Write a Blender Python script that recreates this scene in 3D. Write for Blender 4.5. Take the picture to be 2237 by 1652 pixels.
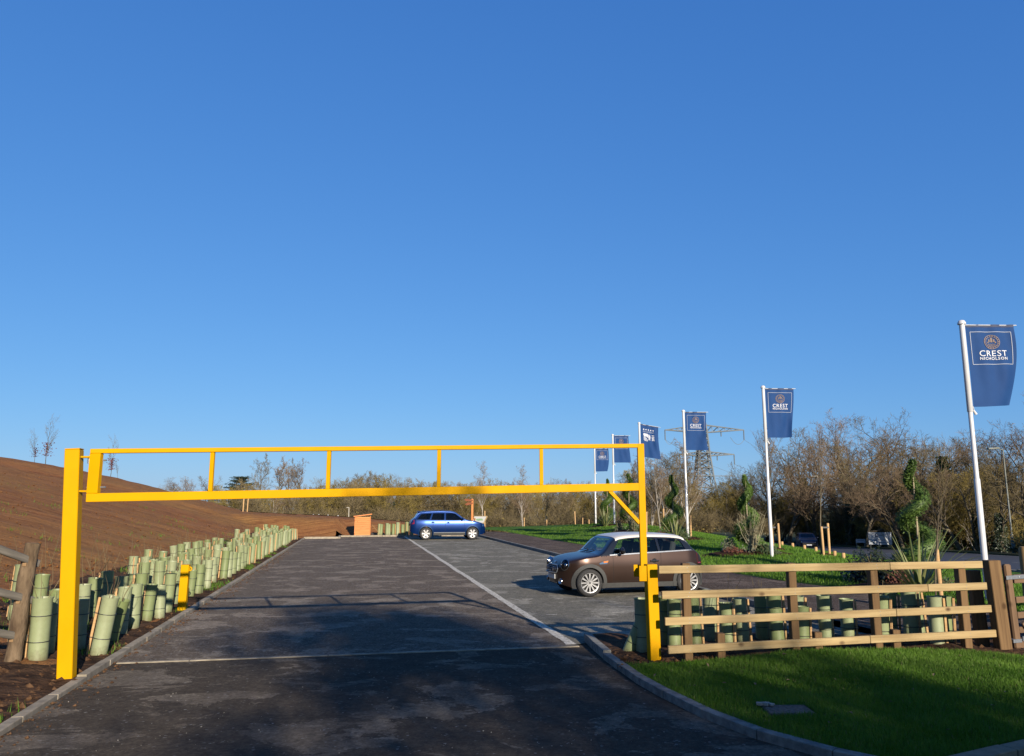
import bpy, bmesh, math, random
from mathutils import Vector, Matrix, noise
S = bpy.context.scene
for _o in list(bpy.data.objects): bpy.data.objects.remove(_o)
COL = S.collection
V = Vector
R = random.Random(11)
rad = math.radians

# ---------------------------------------------------------------- camera
CAM_H, PITCH, FPX = 2.05, rad(9.4), 1680.0
cd = bpy.data.cameras.new('camera'); cam = bpy.data.objects.new('camera', cd); COL.objects.link(cam)
cam.location = (0, 0, CAM_H); cam.rotation_euler = (math.pi/2 + PITCH, 0, 0)
cd.sensor_width = 36; cd.lens = FPX/2236*36; cd.clip_start = 0.1; cd.clip_end = 6000
S.camera = cam
# ---------------------------------------------------------------- sky and sun
SUN = V((1.15, -2.85, 1.0)).normalized()
ELEV = math.asin(SUN.z); AZ = math.atan2(SUN.x, SUN.y)
w = bpy.data.worlds.new('World'); S.world = w; w.use_nodes = True
nt = w.node_tree; bg = nt.nodes['Background']
sk = nt.nodes.new('ShaderNodeTexSky'); sk.sky_type = 'NISHITA'; sk.sun_disc = False
sk.sun_elevation = ELEV; sk.sun_rotation = AZ
sk.air_density = 1.0; sk.dust_density = 0.2; sk.ozone_density = 4.0; sk.altitude = 0
sep = nt.nodes.new('ShaderNodeSeparateColor'); cmb = nt.nodes.new('ShaderNodeCombineColor'); nt.links.new(sk.outputs[0], sep.inputs[0])
for _i, (_pw, _ml) in enumerate(((.84, .50), (.63, .665), (.42, .95))):    # camera-like rendering of the whole sky, same in every direction
    _a = nt.nodes.new('ShaderNodeMath'); _a.operation = 'MULTIPLY'; _a.inputs[1].default_value = .1; nt.links.new(sep.outputs[_i], _a.inputs[0])
    _b = nt.nodes.new('ShaderNodeMath'); _b.operation = 'POWER'; _b.inputs[1].default_value = _pw; nt.links.new(_a.outputs[0], _b.inputs[0])
    _c = nt.nodes.new('ShaderNodeMath'); _c.operation = 'MULTIPLY'; _c.inputs[1].default_value = _ml*10; nt.links.new(_b.outputs[0], _c.inputs[0]); nt.links.new(_c.outputs[0], cmb.inputs[_i])
nt.links.new(cmb.outputs[0], bg.inputs[0]); bg.inputs[1].default_value = 0.0515
ld = bpy.data.lights.new('sun', 'SUN'); sun = bpy.data.objects.new('sun', ld); COL.objects.link(sun)
ld.energy = 5.0; ld.angle = rad(0.53); ld.color = (1.0, 0.89, 0.74)
sun.rotation_euler = (-SUN).to_track_quat('-Z', 'Y').to_euler(); sun.location = SUN*60
S.view_settings.view_transform = 'Standard'; S.view_settings.look = 'None'
S.view_settings.exposure = 0.97; S.view_settings.gamma = 1.0; S.view_settings.use_curve_mapping = False
S.render.engine = 'CYCLES'

# ---------------------------------------------------------------- helpers
def hx(h):
    h = h.lstrip('#'); c = [int(h[i:i+2], 16)/255 for i in (0, 2, 4)]
    return tuple(x/12.92 if x <= .04045 else ((x+.055)/1.055)**2.4 for x in c)
def smooth(a, b, x):
    t = max(0., min(1., (x-a)/(b-a))); return t*t*(3-2*t)
def lerp(a, b, t): return a+(b-a)*t
def interp(tab, x):
    if x <= tab[0][0]: return tab[0][1]
    for (a, b), (c, d) in zip(tab, tab[1:]):
        if x <= c: return b+(d-b)*(x-a)/(c-a)
    return tab[-1][1]
def sinterp(tab, x):                       # monotone-ish smooth (Catmull) interpolation
    n = len(tab)
    if x <= tab[0][0]: return tab[0][1]
    if x >= tab[-1][0]: return tab[-1][1]
    for i in range(n-1):
        if x <= tab[i+1][0]: break
    x0, y0 = tab[i]; x1, y1 = tab[i+1]
    sl = lambda k: (tab[k+1][1]-tab[k][1])/(tab[k+1][0]-tab[k][0])
    def tan(k):
        if k == 0: return sl(0)
        if k == n-1: return sl(n-2)
        a, b = sl(k-1), sl(k)
        return 0. if a*b <= 0 else 2*a*b/(a+b)
    h = x1-x0; t = (x-x0)/h; m0, m1 = tan(i)*h, tan(i+1)*h
    return (2*t**3-3*t*t+1)*y0+(t**3-2*t*t+t)*m0+(-2*t**3+3*t*t)*y1+(t**3-t*t)*m1
def at(px, py, Y):                         # surveyed point: sight line at distance Y (picture 2236 wide)
    u = (px-1118)/FPX; v = -(py-826)/FPX
    d = (u, math.cos(PITCH)-v*math.sin(PITCH), math.sin(PITCH)+v*math.cos(PITCH)); t = Y/d[1]
    return V((d[0]*t, Y, CAM_H+d[2]*t))
def gnd(px, py, z=0.):
    u = (px-1118)/FPX; v = -(py-826)/FPX
    d = (u, math.cos(PITCH)-v*math.sin(PITCH), math.sin(PITCH)+v*math.cos(PITCH)); t = (z-CAM_H)/d[2]
    return V((d[0]*t, d[1]*t, z))

WL = {}
def wloc(o):
    l = V((0, 0, 0))
    while o: l += o.location; o = o.parent
    return l
def tag(o, label=None, cat=None, group=None, kind=None):
    if label: o['label'] = label
    if cat: o['category'] = cat
    if group: o['group'] = group
    if kind: o['kind'] = kind
    return o
def empty(name, loc=(0, 0, 0), label=None, cat=None, group=None, kind=None):
    o = bpy.data.objects.new(name, None); COL.objects.link(o); o.location = loc; o.empty_display_size = .2
    return tag(o, label, cat, group, kind)
def link(name, me, parent=None):
    o = bpy.data.objects.new(name, me); COL.objects.link(o)
    if parent: o.parent = parent
    return o
def copy_tree(o, parent=None, skip=()):
    c = o.copy(); COL.objects.link(c); c.parent = parent
    for ch in o.children:
        if ch.name.split('.')[0] in skip: continue
        copy_tree(ch, c)
    return c

class MB:
    def __init__(s): s.v = []; s.f = []; s.m = []; s.k = 0
    def add(s, vs, fs):
        o = len(s.v); s.v += [tuple(x) for x in vs]
        s.f += [tuple(i+o for i in f) for f in fs]; s.m += [s.k]*len(fs); return s
    def cbox(s, size, M=None, c=0.01):     # chamfered box centred on origin, then placed by M
        x, y, z = [d/2 for d in size]; c = min(c, x*.45, y*.45, z*.45); vs = []; 
        for sx in (-1, 1):
            for sy in (-1, 1):
                for sz in (-1, 1):
                    vs += [V((sx*x, sy*(y-c), sz*(z-c))), V((sx*(x-c), sy*y, sz*(z-c))), V((sx*(x-c), sy*(y-c), sz*z))]
        idx = lambda a, b, d, k: ((a > 0)*4+(b > 0)*2+(d > 0))*3+k
        fs = []
        for a in (-1, 1):
            q = [idx(a, -1, -1, 0), idx(a, 1, -1, 0), idx(a, 1, 1, 0), idx(a, -1, 1, 0)]; fs.append(q if a > 0 else q[::-1])
            q = [idx(-1, a, -1, 1), idx(-1, a, 1, 1), idx(1, a, 1, 1), idx(1, a, -1, 1)]; fs.append(q if a > 0 else q[::-1])
            q = [idx(-1, -1, a, 2), idx(1, -1, a, 2), idx(1, 1, a, 2), idx(-1, 1, a, 2)]; fs.append(q if a > 0 else q[::-1])
        for a in (-1, 1):
            for b in (-1, 1):
                g = a*b > 0
                q = [idx(a, b, -1, 0), idx(a, b, -1, 1), idx(a, b, 1, 1), idx(a, b, 1, 0)]; fs.append(q if g else q[::-1])
                q = [idx(a, -1, b, 2), idx(a, -1, b, 0), idx(a, 1, b, 0), idx(a, 1, b, 2)]; fs.append(q if not (a*b > 0) else q[::-1])
                q = [idx(-1, a, b, 1), idx(-1, a, b, 2), idx(1, a, b, 2), idx(1, a, b, 1)]; fs.append(q if not g else q[::-1])
                for d in (-1, 1):
                    q = [idx(a, b, d, 0), idx(a, b, d, 1), idx(a, b, d, 2)]; fs.append(q if a*b*d > 0 else q[::-1])
        if M is not None: vs = [M @ p for p in vs]
        return s.add(vs, fs)
    def bar(s, a, b, w, h, c=.004, up=(0, 0, 1)):
        a, b = V(a), V(b); return s.cbox(((b-a).length, w, h), frame(a, b, up), c)
    def tube(s, pts, rs, n=8, cap=True, flat=1.0):
        pts = [V(p) for p in pts]; rings = []; prev = None
        for i, p in enumerate(pts):
            d = (pts[min(i+1, len(pts)-1)]-pts[max(i-1, 0)])
            d = d.normalized() if d.length > 1e-9 else V((0, 0, 1))
            if prev is None:
                u = d.orthogonal().normalized()
            else:
                u = prev-d*prev.dot(d); u = u.normalized() if u.length > 1e-6 else d.orthogonal().normalized()
            prev = u; q = d.cross(u); r = rs[i] if isinstance(rs, (list, tuple)) else rs
            rings.append([p+(u*math.cos(2*math.pi*k/n)+q*math.sin(2*math.pi*k/n)*flat)*r for k in range(n)])
        vs = [x for rg in rings for x in rg]; fs = []
        for i in range(len(pts)-1):
            for k in range(n):
                k2 = (k+1) % n; fs.append((i*n+k, i*n+k2, (i+1)*n+k2, (i+1)*n+k))
        if cap and n > 2:
            fs.append(tuple(range(n-1, -1, -1))); b = (len(pts)-1)*n; fs.append(tuple(b+k for k in range(n)))
        return s.add(vs, fs)
    def lathe(s, prof, n=20, M=None, a0=0., a1=2*math.pi):
        full = abs(a1-a0-2*math.pi) < 1e-6; m = n if full else n+1; vs = []
        for k in range(m):
            a = a0+(a1-a0)*k/n
            for r, z in prof: vs.append(V((r*math.cos(a), r*math.sin(a), z)))
        if M is not None: vs = [M @ p for p in vs]
        L = len(prof); fs = []
        for k in range(n):
            k2 = (k+1) % m
            for j in range(L-1): fs.append((k*L+j, k2*L+j, k2*L+j+1, k*L+j+1))
        return s.add(vs, fs)
    def prism(s, poly, d0, d1, ax='y'):    # closed extrusion of a 2-d polygon
        n = len(poly); mk = {'y': lambda p, d: (p[0], d, p[1]), 'x': lambda p, d: (d, p[0], p[1]), 'z': lambda p, d: (p[0], p[1], d)}[ax]
        vs = [mk(p, d0) for p in poly]+[mk(p, d1) for p in poly]
        fs = [tuple(range(n)), tuple(range(2*n-1, n-1, -1))]+[(i, n+i, n+(i+1) % n, (i+1) % n) for i in range(n)]
        return s.add(vs, fs)
    def grid(s, rows):                     # rows of points
        n = len(rows[0]); vs = [p for r in rows for p in r]
        return s.add(vs, [(i*n+j, i*n+j+1, (i+1)*n+j+1, (i+1)*n+j) for i in range(len(rows)-1) for j in range(n-1)])
    def mesh(s, name, mats, off=None, smooth=False, ang=None, fix=False):
        me = bpy.data.meshes.new(name)
        vs = s.v if off is None else [(a-off[0], b-off[1], c-off[2]) for a, b, c in s.v]
        me.from_pydata(vs, [], s.f)
        for m in (mats if isinstance(mats, (list, tuple)) else [mats]): me.materials.append(m)
        if any(s.m): me.polygons.foreach_set('material_index', s.m)
        if fix:
            bm = bmesh.new(); bm.from_mesh(me); bmesh.ops.recalc_face_normals(bm, faces=bm.faces); bm.to_mesh(me); bm.free()
        if smooth or ang: me.polygons.foreach_set('use_smooth', [True]*len(s.f))
        if ang: me.set_sharp_from_angle(angle=rad(ang))
        me.update(); return me
    def build(s, name, mats, parent=None, smooth=False, ang=None, loc=None, fix=False):
        off = wloc(parent) if parent else V((0, 0, 0)); base = off
        if loc is not None: base = V(loc)
        o = link(name, s.mesh(name, mats, base, smooth, ang, fix), parent)
        o.location = base-off; return o

def frame(a, b, up=(0, 0, 1)):             # matrix: local x along a->b, centred
    a, b = V(a), V(b); x = (b-a).normalized(); up = V(up)
    if abs(x.dot(up)) > .99: up = V((0, 1, 0))
    y = up.cross(x).normalized(); z = x.cross(y)
    M = Matrix((x, y, z)).transposed().to_4x4(); M.translation = (a+b)/2; return M
def beam(name, a, b, w, h, mat, parent, c=.006, up=(0, 0, 1), jit=0.):
    a, b = V(a), V(b); mb = MB().cbox(((b-a).length, w, h), None, c)
    o = link(name, mb.mesh(name, mat), parent); M = frame(a, b, up)
    M.translation = M.translation-(wloc(parent) if parent else V((0, 0, 0))); o.matrix_local = M; return o

# ---------------------------------------------------------------- materials
def nodes(name):
    m = bpy.data.materials.new(name); m.use_nodes = True; t = m.node_tree
    return m, t, t.nodes['Principled BSDF'], t.nodes['Material Output']
def N(t, ty, **k):
    n = t.nodes.new(ty)
    for a, b in k.items():
        if a.startswith('i_'): n.inputs[a[2:]].default_value = b
        else: setattr(n, a, b)
    return n
def ramp(t, src, lo, hi, c0=(0, 0, 0), c1=(1, 1, 1)):
    r = N(t, 'ShaderNodeValToRGB'); r.color_ramp.elements[0].position = lo; r.color_ramp.elements[1].position = hi
    r.color_ramp.elements[0].color = (*c0, 1); r.color_ramp.elements[1].color = (*c1, 1); t.links.new(src, r.inputs[0]); return r.outputs[0]
def mixc(t, fac, a, b, mode='MIX'):
    n = N(t, 'ShaderNodeMix', data_type='RGBA', blend_type=mode)
    for k, x in ((0, fac), (6, a), (7, b)):
        if hasattr(x, 'links') or isinstance(x, bpy.types.NodeSocket): t.links.new(x, n.inputs[k])
        else: n.inputs[k].default_value = x if k == 0 else (*x, 1)
    return n.outputs[2]
def coords(t, pos=False, scale=(1, 1, 1), basis=None):
    if basis:                                # world position projected on chosen directions
        g = N(t, 'ShaderNodeNewGeometry'); cb = N(t, 'ShaderNodeCombineXYZ')
        for i, d in enumerate(basis):
            vm = N(t, 'ShaderNodeVectorMath', operation='DOT_PRODUCT'); t.links.new(g.outputs['Position'], vm.inputs[0]); vm.inputs[1].default_value = d
            t.links.new(vm.outputs['Value'], cb.inputs[i])
        return cb.outputs[0]
    src = N(t, 'ShaderNodeNewGeometry').outputs['Position'] if pos else N(t, 'ShaderNodeTexCoord').outputs['Object']
    mp = N(t, 'ShaderNodeMapping'); mp.inputs['Scale'].default_value = scale; t.links.new(src, mp.inputs[0]); return mp.outputs[0]
def nz(t, co, sc, det=5, rough=.55, dist=0.):
    n = N(t, 'ShaderNodeTexNoise'); n.inputs['Scale'].default_value = sc; n.inputs['Detail'].default_value = det
    n.inputs['Roughness'].default_value = rough; n.inputs['Distortion'].default_value = dist; t.links.new(co, n.inputs['Vector']); return n.outputs[0]
def mk(name, c1, c2=None, sc=6, lo=.35, hi=.65, rough=.7, metal=0., bump=0., bsc=None, bd=.01, pos=False, stretch=(1, 1, 1), rnd=0., coat=0., spec=.5, trans=0.):
    m, t, p, out = nodes(name); p.inputs['Roughness'].default_value = rough; p.inputs['Metallic'].default_value = metal
    p.inputs['Specular IOR Level'].default_value = spec; p.inputs['Coat Weight'].default_value = coat; p.inputs['Coat Roughness'].default_value = .06
    co = coords(t, pos, stretch); col = None
    if c2 is not None: col = ramp(t, nz(t, co, sc), lo, hi, c1, c2)
    if rnd:
        oi = N(t, 'ShaderNodeObjectInfo'); mr = N(t, 'ShaderNodeMapRange'); mr.inputs[3].default_value = 1-rnd; mr.inputs[4].default_value = 1+rnd
        t.links.new(oi.outputs['Random'], mr.inputs[0]); hs = N(t, 'ShaderNodeHueSaturation'); t.links.new(mr.outputs[0], hs.inputs['Value'])
        if col: t.links.new(col, hs.inputs['Color'])
        else: hs.inputs['Color'].default_value = (*c1, 1)
        col = hs.outputs[0]
    if col: t.links.new(col, p.inputs['Base Color'])
    else: p.inputs['Base Color'].default_value = (*c1, 1)
    if bump:
        b = N(t, 'ShaderNodeBump'); b.inputs['Strength'].default_value = bump; b.inputs['Distance'].default_value = bd
        t.links.new(nz(t, co, bsc or sc*3, 6), b.inputs['Height']); t.links.new(b.outputs[0], p.inputs['Normal'])
    if trans:
        tr = N(t, 'ShaderNodeBsdfTranslucent'); mx = N(t, 'ShaderNodeMixShader'); mx.inputs[0].default_value = trans
        if col: t.links.new(col, tr.inputs[0])
        else: tr.inputs[0].default_value = (*c1, 1)
        t.links.new(p.outputs[0], mx.inputs[1]); t.links.new(tr.outputs[0], mx.inputs[2]); t.links.new(mx.outputs[0], out.inputs[0])
    return m

# car-park axes: K0 on the left kerb, s runs along it, r to the right of it
K0 = (-5.24, 10.57); AX = (-.1953, .9807)
def P(s, r, z=0.): return V((K0[0]+AX[0]*s+AX[1]*r, K0[1]+AX[1]*s-AX[0]*r, z))
def loc_sr(X, Y):
    dx, dy = X-K0[0], Y-K0[1]; return (AX[0]*dx+AX[1]*dy, AX[1]*dx-AX[0]*dy)

def mat_tarmac(name, ca, cb, cc, grit=.35, patch=.5, gc=(.45, .43, .40), stain=False):
    m, t, p, out = nodes(name); co = coords(t, True)
    big = nz(t, co, .22, 4, .6); mid = nz(t, co, 1.3, 5, .6); fine = nz(t, co, 55, 3, .6)
    st = nz(t, coords(t, True, (.8, 1.0, 1)), .95, 8, .68, .5)
    c = mixc(t, ramp(t, mid, .35, .7), ca, cb)
    c = mixc(t, ramp(t, big, .45, .72), c, cc)
    if stain:                                # dried mud trodden and washed across the entrance
        mu = ramp(t, nz(t, coords(t, True, (.8, 1.7, 1)), 1.5, 7, .68, .5), .58, .74)
        c = mixc(t, mu, c, (.85, .72, .54))
    c = mixc(t, ramp(t, st, .50, .95), c, tuple(x*1.3 for x in cc)); c = mixc(t, ramp(t, st, .46, .16), c, tuple(x*.75 for x in ca))
    for sc_, w_ in ((3.2, .26), (11, .34), (27, .36)):
        c = mixc(t, ramp(t, nz(t, co, sc_, 3, .6), .36, .64), mixc(t, w_, c, (.03, .026, .024)), c)
    vo = N(t, 'ShaderNodeTexVoronoi'); vo.inputs['Scale'].default_value = 46; t.links.new(co, vo.inputs['Vector'])
    g1 = ramp(t, vo.outputs['Color'], 1-grit*.5, 1.0)
    c = mixc(t, g1, c, gc)
    c = mixc(t, ramp(t, fine, .3, .7), c, mixc(t, .28, c, (.02, .018, .02)), 'MIX')
    t.links.new(c, p.inputs['Base Color']); p.inputs['Roughness'].default_value = .95; p.inputs['Specular IOR Level'].default_value = .02
    b = N(t, 'ShaderNodeBump'); b.inputs['Strength'].default_value = .9; b.inputs['Distance'].default_value = .012
    t.links.new(nz(t, co, 85, 4, .7), b.inputs['Height']); t.links.new(b.outputs[0], p.inputs['Normal']); return m
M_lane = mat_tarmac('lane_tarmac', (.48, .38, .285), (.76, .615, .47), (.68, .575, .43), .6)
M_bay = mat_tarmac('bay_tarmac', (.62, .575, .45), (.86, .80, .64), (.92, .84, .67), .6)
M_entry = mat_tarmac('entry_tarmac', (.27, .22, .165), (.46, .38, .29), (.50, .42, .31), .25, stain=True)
M_path = mat_tarmac('path_gravel', (.30, .215, .165), (.46, .34, .265), (.4, .31, .235), .6)
M_road = mk('road_asphalt', (.035, .037, .045), (.055, .056, .062), 3, rough=.7, bump=.4, bsc=60, pos=True)

def mat_soil():
    m, t, p, out = nodes('bare_soil')
    # rake lines run down the bank: long along (ds,dt)=(1,-2)
    x, y = AX[0]+2*AX[1], AX[1]-2*AX[0]; l = math.hypot(x, y); al = (x/l, y/l, -.2); ac = (-y/l, x/l, .0)
    co = coords(t, basis=((ac[0]*4.6, ac[1]*4.6, 0), (al[0]*.06, al[1]*.06, 0), (0, 0, .3)))
    st = nz(t, co, 1.3, 8, .62, .25); cp = coords(t, True); big = nz(t, cp, .12, 4); fine = nz(t, cp, 9, 6, .7); med = nz(t, cp, 1.4, 5, .6)
    c = ramp(t, st, .34, .68, hx('#824c28'), hx('#c08650'))
    c = mixc(t, ramp(t, big, .42, .66), c, mixc(t, .55, c, hx('#a8824a')))
    c = mixc(t, ramp(t, med, .52, .75), c, mixc(t, .5, c, hx('#6a3a24')))
    c = mixc(t, ramp(t, fine, .52, .7), c, mixc(t, .45, c, hx('#2c190e')))
    t.links.new(c, p.inputs['Base Color']); p.inputs['Roughness'].default_value = .95; p.inputs['Specular IOR Level'].default_value = .15
    b = N(t, 'ShaderNodeBump'); b.inputs['Strength'].default_value = .9; b.inputs['Distance'].default_value = .075
    b2 = N(t, 'ShaderNodeBump'); b2.inputs['Strength'].default_value = .8; b2.inputs['Distance'].default_value = .05
    t.links.new(st, b.inputs['Height']); t.links.new(fine, b2.inputs['Height']); t.links.new(b.outputs[0], b2.inputs['Normal'])
    t.links.new(b2.outputs[0], p.inputs['Normal']); return m
M_soil = mat_soil()
M_darksoil = mk('bed_soil', hx('#3a281c'), hx('#6b503a'), 5, rough=.95, bump=1., bsc=14, bd=.06, pos=True, spec=.1)
M_clod = mk('soil_clod', hx('#4a3322'), hx('#7a5c42'), 20, rough=.95, rnd=.2, spec=.1)
M_mulch = mk('bark_mulch', hx('#2e1c12'), hx('#5a3a26'), 25, rough=.95, bump=1., bsc=40, bd=.04, pos=True, spec=.1)
M_turf = mk('turf', (.065, .15, .012), (.12, .24, .026), 2.2, rough=.9, bump=1., bsc=30, bd=.05, pos=True, spec=.1)
M_field = mk('rough_grass', (.05, .07, .025), (.11, .10, .045), .3, rough=.95, bump=.8, bsc=6, bd=.1, pos=True, spec=.1)
M_blade = mk('grass_blade', (.10, .24, .014), (.19, .35, .036), 1.3, rough=.6, pos=True, trans=.35, spec=.25)
M_kerb = mk('concrete_kerb', hx('#948a78'), hx('#b8ab95'), 7, rough=.85, bump=.35, bsc=40, rnd=.1, pos=True, spec=.2)
M_kerbdark = mk('granite_kerb', hx('#78766f'), hx('#a3a096'), 9, rough=.8, bump=.35, bsc=50, rnd=.08, pos=True, spec=.2)
M_edging = mk('sandy_edging', hx('#8d7c64'), hx('#b09c80'), 7, rough=.9, bump=.4, bsc=30, rnd=.1, pos=True, spec=.2)
def mat_line():
    m, t, p, out = nodes('chalky_line'); co = coords(t, True)
    f = ramp(t, nz(t, co, 16, 6, .75), .42, .56); c = mixc(t, f, (.38, .34, .26), (.92, .85, .70))
    t.links.new(c, p.inputs['Base Color']); p.inputs['Roughness'].default_value = .9; return m
M_line = mat_line()
def mat_yellow():
    m, t, p, out = nodes('yellow_paint'); co = coords(t, True); c = ramp(t, nz(t, co, 2.5, 4), .35, .65, (.80, .415, .001), (.76, .385, .001))
    c = mixc(t, ramp(t, nz(t, coords(t, True, (5, 5, 1.2)), 3.0, 6, .7), .66, .80), c, (.36, .22, .05)); t.links.new(c, p.inputs['Base Color'])
    p.inputs['Specular IOR Level'].default_value = .05; t.links.new(ramp(t, nz(t, co, 6, 4), .3, .7, (.4,)*3, (.6,)*3), p.inputs['Roughness']); return m
M_yellow = mat_yellow()
M_galv = mk('galvanised', (.50, .53, .56), (.38, .41, .44), 30, rough=.4, metal=.7)
M_white = mk('white_paint', (.80, .80, .80), rough=.35, coat=.2)
M_black = mk('black_plastic', (.02, .02, .022), rough=.5)
def mat_guard():
    m, t, p, out = nodes('tree_guard_plastic'); oi = N(t, 'ShaderNodeObjectInfo'); co = coords(t, False)
    c = ramp(t, oi.outputs['Random'], 0, 1, hx('#9bac6e'), hx('#c6cfa2'))
    c = mixc(t, ramp(t, nz(t, co, 7, 5, .7), .42, .8), c, mixc(t, .4, c, hx('#8c875c')))
    sx = N(t, 'ShaderNodeSeparateXYZ'); t.links.new(co, sx.inputs[0]); ad = N(t, 'ShaderNodeMath', operation='MULTIPLY_ADD'); ad.inputs[1].default_value = .3; t.links.new(nz(t, co, 16, 4, .7), ad.inputs[0]); t.links.new(sx.outputs[2], ad.inputs[2])
    c = mixc(t, ramp(t, ad.outputs[0], .13, .30, (.8, .8, .8), (0, 0, 0)), c, hx('#7a6248'))
    p.inputs['Roughness'].default_value = .5; t.links.new(c, p.inputs['Base Color'])
    tr = N(t, 'ShaderNodeBsdfTranslucent'); t.links.new(c, tr.inputs[0]); mx = N(t, 'ShaderNodeMixShader'); mx.inputs[0].default_value = .28
    t.links.new(p.outputs[0], mx.inputs[1]); t.links.new(tr.outputs[0], mx.inputs[2]); t.links.new(mx.outputs[0], out.inputs[0]); return m
M_guard = mat_guard()
def mat_wood(name, a, b, knot, dark=None, rnd=.08, gs=1.0):
    m, t, p, out = nodes(name); co = coords(t, False, (.7*gs, 14*gs, 14*gs)); tc = N(t, 'ShaderNodeTexCoord')
    oi = N(t, 'ShaderNodeObjectInfo'); ad = N(t, 'ShaderNodeVectorMath', operation='ADD'); ml = N(t, 'ShaderNodeMath', operation='MULTIPLY'); ml.inputs[1].default_value = 57.
    t.links.new(oi.outputs['Random'], ml.inputs[0]); t.links.new(co, ad.inputs[0]); t.links.new(ml.outputs[0], ad.inputs[1]); co = ad.outputs[0]
    g = nz(t, co, 1.6, 6, .6, .6); c = ramp(t, g, .3, .7, a, b)
    mp = N(t, 'ShaderNodeMapping'); mp.inputs['Scale'].default_value = (2.6*gs, 4*gs, 4*gs); t.links.new(tc.outputs['Object'], mp.inputs[0])
    ad2 = N(t, 'ShaderNodeVectorMath', operation='ADD'); t.links.new(mp.outputs[0], ad2.inputs[0]); t.links.new(ml.outputs[0], ad2.inputs[1])
    vo = N(t, 'ShaderNodeTexVoronoi'); vo.inputs['Scale'].default_value = 1.0; t.links.new(ad2.outputs[0], vo.inputs['Vector'])
    c = mixc(t, ramp(t, vo.outputs['Distance'], .07, .16, (1, 1, 1), (0, 0, 0)), c, knot)
    mr = N(t, 'ShaderNodeMapRange'); mr.inputs[3].default_value = 1-rnd; mr.inputs[4].default_value = 1+rnd; t.links.new(oi.outputs['Random'], mr.inputs[0])
    hs = N(t, 'ShaderNodeHueSaturation'); t.links.new(mr.outputs[0], hs.inputs['Value']); t.links.new(c, hs.inputs['Color'])
    t.links.new(hs.outputs[0], p.inputs['Base Color']); p.inputs['Roughness'].default_value = .8; p.inputs['Specular IOR Level'].default_value = .2
    b_ = N(t, 'ShaderNodeBump'); b_.inputs['Strength'].default_value = .4; b_.inputs['Distance'].default_value = .004; t.links.new(g, b_.inputs['Height']); t.links.new(b_.outputs[0], p.inputs['Normal']); return m
M_rail = mat_wood('pale_rail', hx('#9c8258'), hx('#c9b080'), hx('#5e4630'))
M_post = mat_wood('brown_post', hx('#6c5236'), hx('#8f714c'), hx('#553c22'))
M_gate = mat_wood('gate_wood', hx('#6e5640'), hx('#8c7056'), hx('#4d3a28'))
M_stake = mat_wood('stake_wood', hx('#c79c68'), hx('#dcb684'), hx('#a3753f'), gs=2)
M_log = mk('log_bark', hx('#5a4a3a'), hx('#8c7860'), 9, rough=.95, bump=.9, bsc=30, bd=.02, stretch=(1, 1, .35), spec=.1)
M_kiosk = mat_wood('orange_stained_wood', hx('#e08a50'), hx('#eea468'), hx('#c87840'))
M_bark = mk('tree_bark', (.09, .074, .05), (.22, .18, .12), 4, rough=.95, rnd=.2, spec=.1)
M_twig = mk('twig_brown', (.165, .128, .068), (.265, .208, .112), .6, rough=.9, rnd=.2, spec=.1)
M_twigred = mk('twig_redbrown', (.18, .125, .08), (.265, .19, .12), .6, rough=.9, rnd=.2, spec=.1)
M_twigolive = mk('twig_olive', (.20, .155, .045), (.33, .25, .075), .6, rough=.9, rnd=.2, spec=.1)
M_birch = mk('birch_bark', (.36, .32, .27), (.52, .47, .41), 3, rough=.85, rnd=.15, spec=.1)
M_ivy = mk('ivy_leaf', (.018, .035, .010), (.04, .07, .02), 2, rough=.5, rnd=.2)
M_conifer = mk('conifer_leaf', (.075, .15, .018), (.14, .235, .034), 5, rough=.6, trans=.2, rnd=.1)
M_cedar = mk('cedar_needles', (.012, .026, .012), (.024, .045, .018), 1, rough=.8)
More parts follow.
